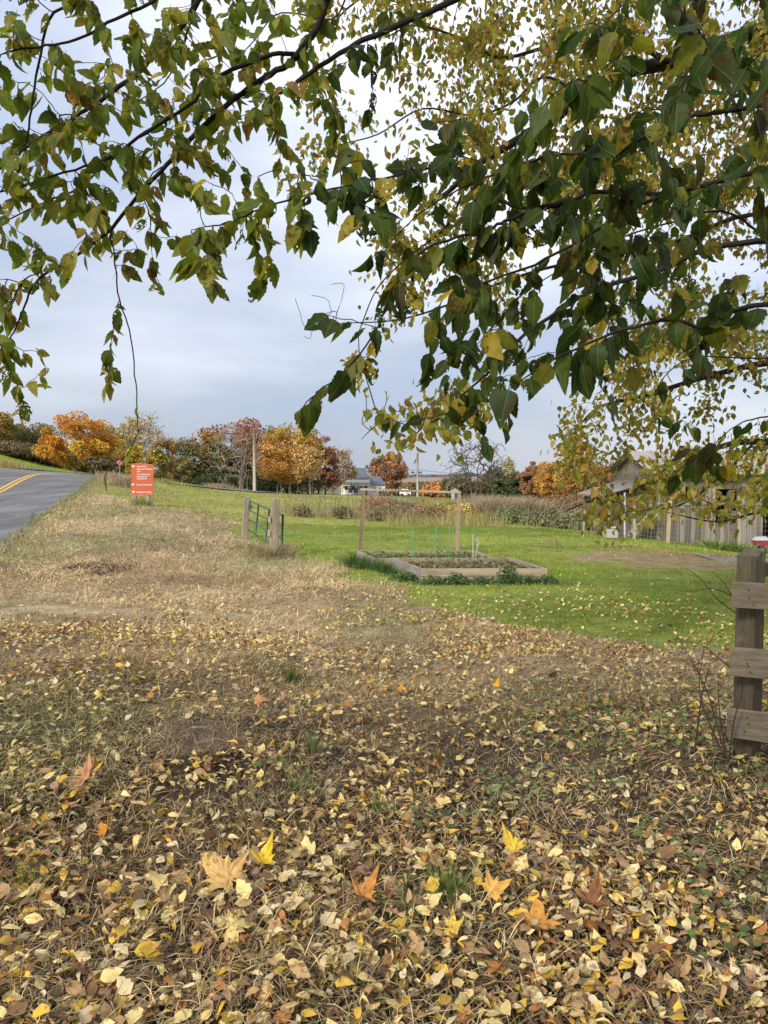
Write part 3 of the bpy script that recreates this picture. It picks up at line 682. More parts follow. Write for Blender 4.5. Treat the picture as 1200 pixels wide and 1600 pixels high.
# tufts of grass, each its own
def tuft(px, py, r_, n, L, cols, label, width=.005, grp=None, lean_=.6, name='grass_tuft', cat='grass tuft', at=None):
    g = G(px, py) if at is None else np.array([at[0], at[1], H(*at)])
    a = rng.uniform(0, 6.28, n); d = np.abs(rng.normal(0, r_*.5, n)); x = g[0]+np.cos(a)*d; y = g[1]+np.sin(a)*d
    lean = np.stack([np.cos(a)*d/r_, np.sin(a)*d/r_, 0*a], 1)*lean_+rng.normal(0, .2, (n, 3))*np.array([1, 1, 0])
    mb = MB(); blades(mb, np.stack([x, y, h(x, y)-.01], 1), 3, L*rng.uniform(.5, 1.1, n), width*rng.uniform(.6, 1.2, n), lean, pal(cols, n, .2), .8)
    o = mb.solo(name, M_blade, label, cat, g, grp)
    return tag(o, kind='stuff') if r_ > .7 else o
GR = [(.10,.19,.03),(.15,.25,.04),(.08,.15,.03),(.28,.27,.10)]
tuft(702, 1412, .10, 170, .22, GR, 'bright green grass tuft beside the orange maple leaf at the bottom', .0035)
tuft(640, 1440, .08, 70, .18, GR, 'sparse green grass tuft left of the bright one', .0035)
tuft(38, 1395, .14, 170, .14, GR, 'low green grass tuft at the bottom left edge', .0035)
tuft(455, 1068, .13, 200, .24, [(.10,.15,.04),(.14,.18,.06)], 'dark green arching grass tuft above the molehill', .005)
tuft(395, 1042, .12, 120, .2, [(.16,.19,.07),(.25,.23,.10)], 'olive grass tuft left of the dark arching one', .005)
tuft(490, 1180, .09, 110, .22, [(.13,.17,.06),(.28,.27,.12)], 'thin grass tuft below the dark arching one', .004)
tuft(470, 1245, .12, 110, .2, [(.13,.18,.05),(.30,.28,.13)], 'grey green grass tuft at the bank of the dip', .004)
tuft(590, 1275, .10, 100, .18, [(.16,.2,.06),(.08,.12,.03)], 'short green grass tuft in the middle of the litter', .004)
tuft(545, 1545, .10, 130, .16, [(.30,.27,.14),(.2,.19,.09),(.42,.34,.18)], 'dry straw coloured tuft at the bottom middle', .0035)
tuft(205, 1040, .15, 130, .15, [(.2,.2,.08),(.3,.26,.12)], 'grey green tuft on the left verge', .005)
# ------------------------------------------------------------------ sticks
def stick(pts, r0, r1, label, name='stick', lift=.02, col=(.20,.155,.11), forks=(), base=None):
    g = [G(*p) for p in pts]; c = catmull([a+np.array([0, 0, lift]) for a in g], 6)
    c[:, 2] += .006*np.sin(np.arange(len(c))*1.3); c[:, :2] += rng.normal(0, .004, (len(c), 2))
    rr = np.linspace(r0, r1, len(c))*(1+.12*np.sin(np.arange(len(c))*2.1))
    mb = MB().tube(c, rr, 8, col)
    for f in forks:
        q = catmull([G(*p)+np.array([0, 0, lift+.02*i]) for i, p in enumerate(f)], 5); mb.tube(q, np.linspace(r1*1.2, r1*.5, len(q)), 6, col)
    return mb.solo(name, M_stick, label, 'stick', g[0], smooth_=True)
M_stick = simple_mat('dead_wood', .9, 60, .4, .1, .7, .005)
stick([(1062,1336),(1105,1352),(1132,1400),(1165,1462),(1172,1505),(1160,1545),(1215,1600)], .008, .013, 'long grey crooked bough lying at the bottom right', 'fallen_bough', .03, (.15,.12,.09), [[(1160,1545),(1120,1535),(1085,1530)],[(1172,1505),(1190,1470),(1200,1440)]])
stick([(938,1420),(990,1400),(1040,1388),(1112,1388)], .010, .008, 'smooth grey stick lying level, left of the crooked bough', 'stick', .02, (.18,.14,.10))
stick([(828,1345),(850,1385),(862,1430)], .010, .007, 'short brown stick pointing at the camera, by the golden leaf', 'stick', .02, (.22,.16,.11), [[(840,1375),(880,1400),(905,1432)]])
stick([(680,1168),(705,1195),(740,1235),(800,1262)], .006, .004, 'thin dark twig crossing the dark soil', 'twig', .02, (.09,.07,.055), [[(705,1195),(676,1210),(655,1205)]])
stick([(690,1088),(760,1092),(820,1112),(872,1118)], .008, .006, 'pale stick on the straw in front of the lawn', 'stick', .02, (.36,.28,.18))
stick([(560,1102),(620,1098),(690,1106),(740,1112)], .006, .004, 'brown thin stick lying on the verge straw', 'stick', .02, (.25,.18,.12))
stick([(830,1100),(900,1092),(960,1080),(1060,1098)], .007, .004, 'long straight twig lying before the weeds', 'twig', .03, (.22,.18,.13))
stick([(95,1400),(150,1385),(215,1362),(255,1345)], .004, .002, 'thin green grey stem lying in the straw at the bottom left', 'twig', .05, (.13,.13,.06))
stick([(120,885),(170,880),(205,888)], .02, .012, 'dark rotten stick on the dug clods by the road', 'stick', .03, (.07,.05,.04))
# ------------------------------------------------------------------ branching skeletons
class Skel:
    def __init__(s, cap=60000): s.p = np.zeros((cap, 3)); s.par = np.full(cap, -1, int); s.rm = np.zeros(cap); s.n = 0; s.ch = []
    def chain(s, start, pts, rad=None):
        idx = [start] if start >= 0 else []
        for i, q in enumerate(pts):
            s.p[s.n] = q; s.par[s.n] = idx[-1] if idx else -1
            if rad is not None: s.rm[s.n] = rad[i]
            idx.append(s.n); s.n += 1
        s.ch.append(idx); return idx
    def nearest(s, q, k0=0): return k0+int(np.argmin(((s.p[k0:s.n]-q)**2).sum(1)))
    def grow(s, att, sag=.12, up=0., jit=.05, steps=5, rootw=0.):
        """join every target point to the skeleton, nearest first"""
        att = np.array(att); d = np.array([((s.p[:s.n]-q)**2).sum(1).min() for q in att]); tips = []
        for k in np.argsort(d):
            q = att[k]; dd = ((s.p[:s.n]-q)**2).sum(1)
            if rootw: dd = dd+rootw*np.maximum(0, s.p[:s.n, 2]-q[2]+0.)**2
            i = int(np.argmin(dd)); a = s.p[i]; L_ = np.linalg.norm(q-a)
            if L_ < 1e-3: continue
            st = max(2, steps); t = np.linspace(0, 1, st+1)[1:, None]
            m = (a+q)/2+np.array([0, 0, up*L_])
            if s.par[i] >= 0:
                dr = a-s.p[s.par[i]]; dr = dr/(np.linalg.norm(dr)+1e-9); m = m*.6+.4*(a+dr*L_*.5)
            pts = a*(1-t)**2+2*m*t*(1-t)+q*t*t
            pts[:-1] += rng.normal(0, jit*L_/st, (st-1, 3)); pts[:, 2] -= sag*L_*(t[:, 0]**2)
            tips.append(s.chain(i, pts))
        return tips
    def mesh(s, mb, rtip, expo=.45, sides=(6, 4, 3), col=(.1, .08, .06), rmax=9, thr=(.02, .008)):
        cnt = np.zeros(s.n); kids = np.bincount(s.par[:s.n][s.par[:s.n] >= 0], minlength=s.n); cnt[kids == 0] = 1
        for i in range(s.n-1, 0, -1):
            if s.par[i] >= 0: cnt[s.par[i]] += cnt[i]
        r = np.maximum(rtip*cnt**expo, s.rm[:s.n]); r = np.minimum(r, rmax); s.r = r
        for idx in s.ch:
            pts = s.p[idx]; rr = r[idx].copy(); 
            if len(idx) > 1: rr[0] = min(rr[0], rr[1]*1.15)
            rr[-1] *= .6
            k = sides[0] if rr.max() > thr[0] else sides[1] if rr.max() > thr[1] else sides[2]
            mb.tube(pts, rr, k, col, cap=False)
        return mb
def PL(pts, Y, z1=None):
    """polyline from pixels, depth from Y to z1"""
    n = len(pts); ys = np.linspace(Y, z1 if z1 else Y, n)
    return [P(px, py, y_) for (px, py), y_ in zip(pts, ys)]

# ------------------------------------------------------------------ the elm overhead: boughs in front of the lens
BARK = (.024, .019, .015)
NT = [leaf_tpl(13, w_, f_, b_, t_, .032, c_, 500+i, .14, 2.5) for i, (w_, f_, b_, t_, c_) in enumerate([(.58,.10,.15,.15,0),(.62,.25,.35,.4,.1),(.56,.3,.5,-.3,.1),(.64,.05,-.15,.2,0),(.55,.45,.3,.5,.2),(.6,.15,.6,-.2,0),(.66,.2,.1,-.5,.1),(.5,.55,-.3,.3,.2),(.7,.12,.25,.7,.05),(.52,.8,.45,.2,.3),(.62,.35,-.45,-.6,0),(.68,.05,.0,.1,.5),(.48,.3,.8,.4,-.3),(.64,.6,.2,-.9,.1)])]
base = np.array([3.1, 1.1, H(3.1, 1.1)])
elm = thing('elm_tree', 'elm with big dark green serrated leaves, its drooping boughs hanging nearest the camera', 'tree', base)
sk = Skel()
trunk = catmull([base+np.array(v) for v in [(0,0,-.1),(.03,0,.8),(-.05,.05,1.9),(.0,.0,3.0),(-.1,.1,4.1),(0,.2,5.6),(.2,.2,7.2)]], 4)
ti = sk.chain(-1, trunk, np.linspace(.21, .07, len(trunk)))
def bough(pix, Y0, Y1, r0, r1, back=None, root=None):
    """root: ('t', height) leaves the trunk, else ('b', chain) leaves the nearest node of another bough"""
    p = PL(pix, Y0, Y1)
    c = catmull(p, 5)
    if root is not None and root[0] == 't':
        i = ti[int(np.argmin(abs(sk.p[ti, 2]-root[1])))]; a = sk.p[i]
        mid = [a*(1-t)+c[0]*t+np.array([0, 0, math.sin(math.pi*t)*.35]) for t in (.2, .4, .6, .8)]
        c = np.vstack([mid, c]); start = i; r = np.concatenate([np.linspace(r0*1.8, r0*1.1, 4), np.linspace(r0, r1, len(c)-4)])
    else:
        start = sk.nearest(c[0], len(ti)); r = np.linspace(r0, r1, len(c))
    r = r*(.62 if pix[0][0] > 1100 else .85); c = c.copy(); c[1:] += rng.normal(0, .0015, (len(c)-1, 3))
    return sk.chain(start, c, r)
B = {}
B['l2'] = bough([(530,-60),(510,0),(495,45),(465,85),(450,100),(400,130),(345,172),(300,215),(260,258),(220,300),(172,358),(120,400),(75,425),(50,450),(30,500),(8,545)], 2.7, 2.9, .016, .003, root=('t', 4.0))
B['l3'] = bough([(760,-30),(710,0),(600,50),(545,75),(472,122),(460,135),(425,148)], 2.75, 2.7, .015, .006, root=('t', 3.7))
B['l1'] = bough([(345,-60),(310,0),(280,45),(245,75),(215,115),(165,150),(125,178),(65,215),(0,262),(-40,290)], 2.6, 2.6, .014, .004, root=('t', 4.4))
B['l4'] = bough([(466,85),(425,85),(350,115),(320,135),(295,165),(215,215),(175,245),(100,270),(0,300),(-40,320)], 2.76, 2.5, .010, .003)
B['l5'] = bough([(345,172),(280,175),(215,215),(160,260),(120,295),(60,320),(0,350)], 2.8, 2.9, .007, .003)
B['l6'] = bough([(270,-40),(240,0),(180,30),(120,62),(60,72),(0,85)], 2.4, 2.3, .007, .003, root=('t', 4.6))
B['l7'] = bough([(100,-60),(120,0),(78,30),(57,120),(45,200),(30,265),(0,300)], 2.3, 2.5, .006, .003, root=('t', 4.8))
B['l8'] = bough([(172,358),(178,400),(187,470),(202,515),(212,600),(215,655),(212,682),(195,715),(168,737)], 2.83, 2.7, .0035, .0016)
B['l8b'] = bough([(186,470),(180,500),(175,530),(172,562),(170,600)], 2.8, 2.8, .002, .0014)
B['l9'] = bough([(260,258),(240,270),(225,300),(235,345),(238,400)], 2.82, 2.9, .003, .0015)
B['l10'] = bough([(65,425),(35,440),(15,480),(0,530),(12,570),(28,600),(35,625)], 2.88, 2.8, .003, .0014)
B['l11'] = bough([(300,0),(300,30),(278,90),(255,130),(205,165)], 2.62, 2.8, .005, .002)
B['l12'] = bough([(510,0),(540,-20),(520,30),(440,20),(400,60),(360,110)], 2.7, 3.0, .005, .002)
# right hand boughs, closer and lower
B['r1'] = bough([(1300,480),(1200,475),(1130,490),(1100,512),(1040,500),(960,520),(900,545),(835,580),(795,610)], 1.9, 1.7, .011, .002, root=('t', 2.3))
B['r2'] = bough([(1300,370),(1200,375),(1100,390),(1035,420),(925,455),(860,495),(800,540),(765,580),(720,620),(700,645),(625,660)], 2.7, 3.0, .020, .0025, root=('t', 2.7))
B['r3'] = bough([(1300,260),(1180,270),(1050,300),(930,300),(880,318),(800,322),(745,285),(700,260),(600,277),(500,300),(420,322),(365,345),(312,357)], 1.9, 2.0, .011, .0018, root=('t', 2.6))
B['r4'] = bough([(880,318),(830,330),(790,345),(760,360),(700,375),(650,400),(610,460),(590,510),(540,580),(500,610),(470,640)], 1.9, 1.95, .006, .0016)
B['r5'] = bough([(1300,150),(1150,170),(1050,190),(960,240),(880,240),(800,262),(730,290),(660,330),(610,380)], 1.6, 2.0, .009, .002, root=('t', 2.9))
B['r6'] = bough([(1300,560),(1180,560),(1080,560),(1030,600),(1020,660)], 3.4, 3.2, .008, .002, root=('t', 2.2))
B['r7'] = bough([(1150,170),(1130,120),(1100,60),(1050,0),(1020,-40)], 1.62, 1.9, .006, .003)
B['r8'] = bough([(1300,640),(1200,650),(1150,665),(1110,700)], 2.6, 2.5, .006, .002, root=('t', 2.1))
B['r9'] = bough([(1050,300),(980,330),(900,380),(820,420),(740,450),(690,500),(670,560)], 1.9, 1.9, .006, .0016)
B['r10'] = bough([(1200,375),(1130,330),(1040,350),(950,380),(860,430),(800,470)], 2.5, 2.2, .007, .002)
att = []
def around(key, n, sp, lo=0., hi=1., down=.02, along=0):
    idx = B[key]; 
    for _ in range(n):
        i = idx[int(len(idx)*(lo+(hi-lo)*rng.random()))-0 if True else 0]
        q = sk.p[i]+rng.normal(0, sp, 3)*np.array([1, 1, .9])+np.array([0, 0, -down]); att.append(q)
for key, n, sp, lo in [('l2',46,.15,.28),('l3',10,.12,.35),('l1',38,.15,.42),('l4',30,.15,.1),('l5',20,.15,.1),('l6',22,.14,.42),('l7',24,.14,.42),('l10',9,.07,.2),('l9',5,.05,.3),('l11',14,.14,.1),('l12',16,.15,.3),
                       ('r1',12,.06,.3),('r2',20,.13,.30),('r3',32,.08,.35),('r4',7,.03,.1),('r5',36,.12,.35),('r6',6,.08,.4),('r7',28,.14,.1),('r8',4,.08,.4),('r9',17,.08,.1),('r10',26,.12,.15)]: around(key, int(n*(1.5 if n > 12 else 1)), sp, lo, .80 if key in ('r2','r4') else .98)
# leaves' own places on the long hanging twigs
tips = sk.grow(att, .12, .0, .12, 5)
mb = MB(); sk.mesh(mb, .0012, .34, (8, 5, 4), BARK, .22, (.012, .004))
# trunk apart from the boughs
tm = MB().tube(trunk, np.linspace(.23, .09, len(trunk)), 14, BARK); tm.obj('trunk', M_bark, elm, True)
mb.obj('branches', M_bark, elm, True)
# spurs: little knots where twigs leave
LP_, LD, LS = [], [], []
def leaves_on(idx, step, size, spread=.5, skip=.0, dens=1., maxr=.0045):
    pts = sk.p[idx]; seg = np.linalg.norm(np.diff(pts, axis=0), axis=1); Lt = seg.sum(); s0 = Lt*skip; side = 1
    cum = np.concatenate([[0], np.cumsum(seg)])
    while s0 < Lt:
        k = min(np.searchsorted(cum, s0, 'right')-1, len(seg)-1); f = (s0-cum[k])/(seg[k]+1e-9); q = pts[k]*(1-f)+pts[k+1]*f
        if rng.random() < dens and sk.r[idx[k]] < maxr:
            tw = norm(pts[k+1]-pts[k]); a = np.cross(tw, [0, 0, 1.])*side+rng.normal(0, .3, 3)
            d = np.array([0, 0, -.85])+a*spread+tw*.45+rng.normal(0, .22, 3)
            LP_.append(q+norm(d)*size*.14); LD.append(norm(d)); LS.append(size*rng.uniform(.65, 1.15))
        side = -side; s0 += step*rng.uniform(.6, 1.4)
    q = pts[-1]; d = np.array([0, 0, -1.])+rng.normal(0, .3, 3)+norm(pts[-1]-pts[-2])*.6
    LP_.append(q); LD.append(norm(d)); LS.append(size)
for idx in tips:
    leaves_on(idx, .033, .070, .5, .18)
for key, st, dn, sk0 in [('l8',.07,.45,.70),('l8b',.022,1,0),('l10',.03,1,.1),('l9',.05,.8,.2),('r1',.035,.8,.5),('r4',.032,1,.15),('r3',.033,.9,.45),('r2',.05,.8,.7),('r8',.04,.8,.4),('r9',.035,.9,.2),('l2',.05,.7,.7),('l4',.05,.7,.6),('l5',.05,.7,.4),('l12',.05,.8,.3)]:
    leaves_on(B[key], st, .076, .5, sk0, dn, .02)
# lower leaves of the long twig's end
LP_, LD, LS = np.array(LP_), np.array(LD), np.array(LS)
# clear the lens: nothing closer than a metre ahead
k = (LP_[:, 1] > 1.15) | (LP_[:, 2] > 3.2); LP_, LD, LS = LP_[k], LD[k], LS[k]
n = len(LP_)
ZD = np.stack([rng.normal(0, .75, n), -np.ones(n)*.75, rng.normal(.25, .5, n)], 1)
left = LP_[:, 0] < -.2
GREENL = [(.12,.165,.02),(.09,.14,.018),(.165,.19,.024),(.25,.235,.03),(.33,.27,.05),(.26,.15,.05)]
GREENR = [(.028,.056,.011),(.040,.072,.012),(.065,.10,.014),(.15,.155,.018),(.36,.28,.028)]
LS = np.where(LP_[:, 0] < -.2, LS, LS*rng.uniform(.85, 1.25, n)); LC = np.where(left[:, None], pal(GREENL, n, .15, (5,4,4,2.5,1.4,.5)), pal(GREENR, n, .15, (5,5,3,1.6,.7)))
vis = LS/np.linalg.norm(LP_-np.array([0, 0, 1.6]), axis=1)
ppx, ppy = proj(LP_[:, 0], LP_[:, 1], LP_[:, 2]); vis = np.where((ppx > 0) & (ppx < 1200) & (ppy > 10) & (ppy < 1600) & (LP_[:, 1] > 1), vis, 0)
order = np.argsort(-vis); single = order[:298]; rest = np.ones(n, bool); rest[single] = False
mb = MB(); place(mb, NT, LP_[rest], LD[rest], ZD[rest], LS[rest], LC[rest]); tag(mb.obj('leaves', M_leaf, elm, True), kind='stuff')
lv = {}
ol = worldloc(elm)
GA = GREENL[:5]+GREENR
for k in single:
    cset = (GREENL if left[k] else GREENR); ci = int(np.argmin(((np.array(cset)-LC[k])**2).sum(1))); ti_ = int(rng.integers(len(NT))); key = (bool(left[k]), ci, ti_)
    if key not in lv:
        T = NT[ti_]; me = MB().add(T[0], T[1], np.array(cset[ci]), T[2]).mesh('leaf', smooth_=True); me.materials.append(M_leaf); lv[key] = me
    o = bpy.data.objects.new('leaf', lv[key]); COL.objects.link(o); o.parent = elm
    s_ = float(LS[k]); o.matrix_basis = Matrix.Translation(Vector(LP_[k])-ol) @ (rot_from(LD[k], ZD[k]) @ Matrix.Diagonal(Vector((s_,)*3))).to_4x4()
print('elm leaves', n)

# ------------------------------------------------------------------ the yellowing tree behind it, its trunk off to the right
base = np.array([6.6, 9.6, H(6.6, 9.6)])
yt = thing('yellowing_tree', 'tall tree with small yellow leaves and a thick dark bough, behind the elm boughs', 'tree', base)
sk = Skel()
trunk = catmull([base+np.array(v) for v in [(0,0,-.1),(.05,0,1.2),(-.1,.0,2.6),(.0,.1,4.2),(.1,.0,6),(.3,.2,8.5),(.2,.3,11)]], 4)
ti = sk.chain(-1, trunk, np.linspace(.24, .05, len(trunk)))
def bough2(pix, Y0, Y1, r0, r1, z=None):
    c = catmull(PL(pix, Y0, Y1), 5)
    if z is not None:
        i = ti[int(np.argmin(abs(sk.p[ti, 2]-z)))]; a = sk.p[i]
        mid = [a*(1-t)+c[0]*t+np.array([0, 0, math.sin(math.pi*t)*.1]) for t in (.25, .5, .75)]
        c = np.vstack([mid, c]); r = np.concatenate([[r0*1.5, r0*1.3, r0*1.1], np.linspace(r0, r1, len(c)-3)]); start = i
    else: start = sk.nearest(c[0], len(ti)); r = np.linspace(r0, r1, len(c))
    return sk.chain(start, c, r)
b1 = bough2([(1260,30),(1150,60),(1045,97),(1000,107),(960,120),(910,150),(860,190),(815,215),(765,245),(735,265),(700,300),(650,330)], 8.0, 7.0, .085, .015, 5.0)
b2 = bough2([(1045,97),(1000,75),(920,62),(850,75),(780,90),(720,60),(650,40),(600,60)], 7.6, 7.4, .028, .006)
b3 = bough2([(1260,-60),(1100,-40),(950,-60),(800,-30),(680,-60),(560,0),(500,60)], 8.4, 7.8, .035, .006, 6.0)
b4 = bough2([(1250,330),(1150,340),(1050,380),(950,400),(850,420),(760,450),(690,480),(620,500),(540,505)], 8.6, 7.8, .026, .005, 4.2)
b5 = bough2([(910,150),(850,120),(800,160),(740,180),(660,170),(590,210),(520,230),(480,260)], 7.3, 7.5, .014, .004)
b6 = bough2([(1260,700),(1180,690),(1120,700),(1060,735),(1000,760),(930,780),(880,800)], 8.6, 7.6, .04, .006, 2.7)
b7 = bough2([(1270,560),(1180,570),(1100,590),(1000,620),(930,640),(880,700)], 9.2, 8.4, .045, .006, 3.2)
b8 = bough2([(1180,690),(1120,750),(1060,790),(980,800),(940,830)], 8.3, 7.2, .016, .004)
b9 = bough2([(1260,800),(1190,800),(1120,815),(1040,800)], 8.6, 7.8, .02, .004, 2.2)
b10 = bough2([(735,265),(700,350),(640,400),(590,450),(560,520)], 7.1, 7.2, .014, .003)
b11 = bough2([(1100,590),(1060,540),(1000,520),(940,530)], 8.9, 8.9, .016, .004)
att = []; cw = []
def region(n, x0, x1, y0, y1, Y0, Y1, cut=None):
    for _ in range(n):
        px, py = rng.uniform(x0, x1), rng.uniform(y0, y1)
        if cut and not cut(px, py): continue
        att.append(P(px, py, rng.uniform(Y0, Y1)))
topcut = lambda x, y: (y < 250+(x-440)*.5+40*math.sin(x*.03) and x > 455+25*math.sin(y*.03)) and (x > 620 or rng.random() < .30+(x-440)/300)
region(390, 450, 1260, -150, 330, 6.2, 9.8, topcut)
region(130, 760, 1260, -60, 300, 6.5, 9.5)
region(60, 850, 1260, 200, 470, 6.5, 9.0)
lowcut = lambda x, y: (x > 870+ (y-560)*.05*0) and (x-880)*1.0 > abs(y-690)*.35-25+30*math.sin(y*.05) and y < 860-(1200-x)*.10
region(115, 870, 1290, 500, 740, 6.8, 9.6, lowcut)
region(50, 940, 1290, 430, 560, 7, 9.5)
region(22, 930, 1290, 740, 800, 6.4, 8.2); region(16, 980, 1290, 700, 765, 6.6, 8.8)
region(40, 560, 800, 340, 500, 7, 8.5)
region(12, 600, 760, 600, 665, 4.5, 5.5)
tips = sk.grow(att, .12, .02, .12, 5)
# some bare twigs poking out
tips2 = sk.grow([P(rng.uniform(470, 1150), rng.uniform(200, 700), rng.uniform(6.5, 8.5)) for _ in range(0)]+[P(455+rng.uniform(0, 90), rng.uniform(440, 530), 7.6) for _ in range(16)]+[P(560+rng.uniform(0, 60), rng.uniform(600, 690), 5.2) for _ in range(6)], .02, .05, .04, 5)
mb = MB(); sk.mesh(mb, .0030, .30, (8, 5, 3), (.026, .021, .016), .24, (.03, .01)); mb.obj('branches', M_bark, yt, True)
MB().tube(trunk, np.linspace(.26, .07, len(trunk)), 14, (.055,.045,.036)).obj('trunk', M_bark, yt, True)
LP_, LD, LS = [], [], []
for idx in tips:
    pts = sk.p[idx]; L_ = np.linalg.norm(np.diff(pts, axis=0), axis=1).sum(); m = int(min(60, 20+L_*34))
    t = rng.uniform(.15, 1, m)*(len(idx)-1); k = np.minimum(t.astype(int), len(idx)-2); f = (t-k)[:, None]
    q = pts[k]*(1-f)+pts[k+1]*f+rng.normal(0, .085, (m, 3))
    d = np.array([0, 0, -.8])+rng.normal(0, .45, (m, 3)); LP_.append(q); LD.append(d); LS.append(rng.uniform(.055, .098, m))
    pts0 = None
LP_, LD, LS = np.concatenate(LP_), np.concatenate(LD), np.concatenate(LS); n = len(LP_)
ZD = np.stack([rng.normal(0, .8, n), -np.ones(n)*.7, rng.normal(.2, .6, n)], 1)
YC = [(.29,.25,.04),(.21,.215,.03),(.36,.28,.06),(.14,.17,.026),(.34,.20,.035),(.20,.11,.045)]
LC = pal(YC, n, .15, (5,4,3,2.5,1.5,.7))
YT = [leaf_tpl(5, w_, f_, b_, t_, .05, 0, 600+i, .12) for i, (w_, f_, b_, t_) in enumerate([(.6,.1,.2,.2),(.55,.35,.4,.4),(.62,.2,-.2,-.3),(.5,.5,.4,.3)])]
vis = LS/np.linalg.norm(LP_-np.array([0, 0, 1.6]), axis=1)
ppx, ppy = proj(LP_[:, 0], LP_[:, 1], LP_[:, 2]); vis = np.where((ppx > 0) & (ppx < 1200) & (ppy > 5), vis, 0)*np.where(ppy > 500, 1.3, 1)
order = np.argsort(-vis); single = order[:298]; rest = np.ones(n, bool); rest[single] = False
mb = MB(); place(mb, YT, LP_[rest], LD[rest], ZD[rest], LS[rest], LC[rest]); tag(mb.obj('leaves', M_leafs, yt, True), kind='stuff')
ol = worldloc(yt); lv = {}
for k in single:
    ci = int(np.argmin(((np.array(YC)-LC[k])**2).sum(1))); ti_ = int(rng.integers(len(YT)))
    if (ci, ti_) not in lv:
        T = YT[ti_]; me = MB().add(T[0], T[1], np.array(YC[ci]), T[2]).mesh('leaf', smooth_=True); me.materials.append(M_leafs); lv[ci, ti_] = me
    o = bpy.data.objects.new('leaf', lv[ci, ti_]); COL.objects.link(o); o.parent = yt
    s_ = float(LS[k]); o.matrix_basis = Matrix.Translation(Vector(LP_[k])-ol) @ (rot_from(LD[k], ZD[k]) @ Matrix.Diagonal(Vector((s_,)*3))).to_4x4()
print('yellow leaves', n)

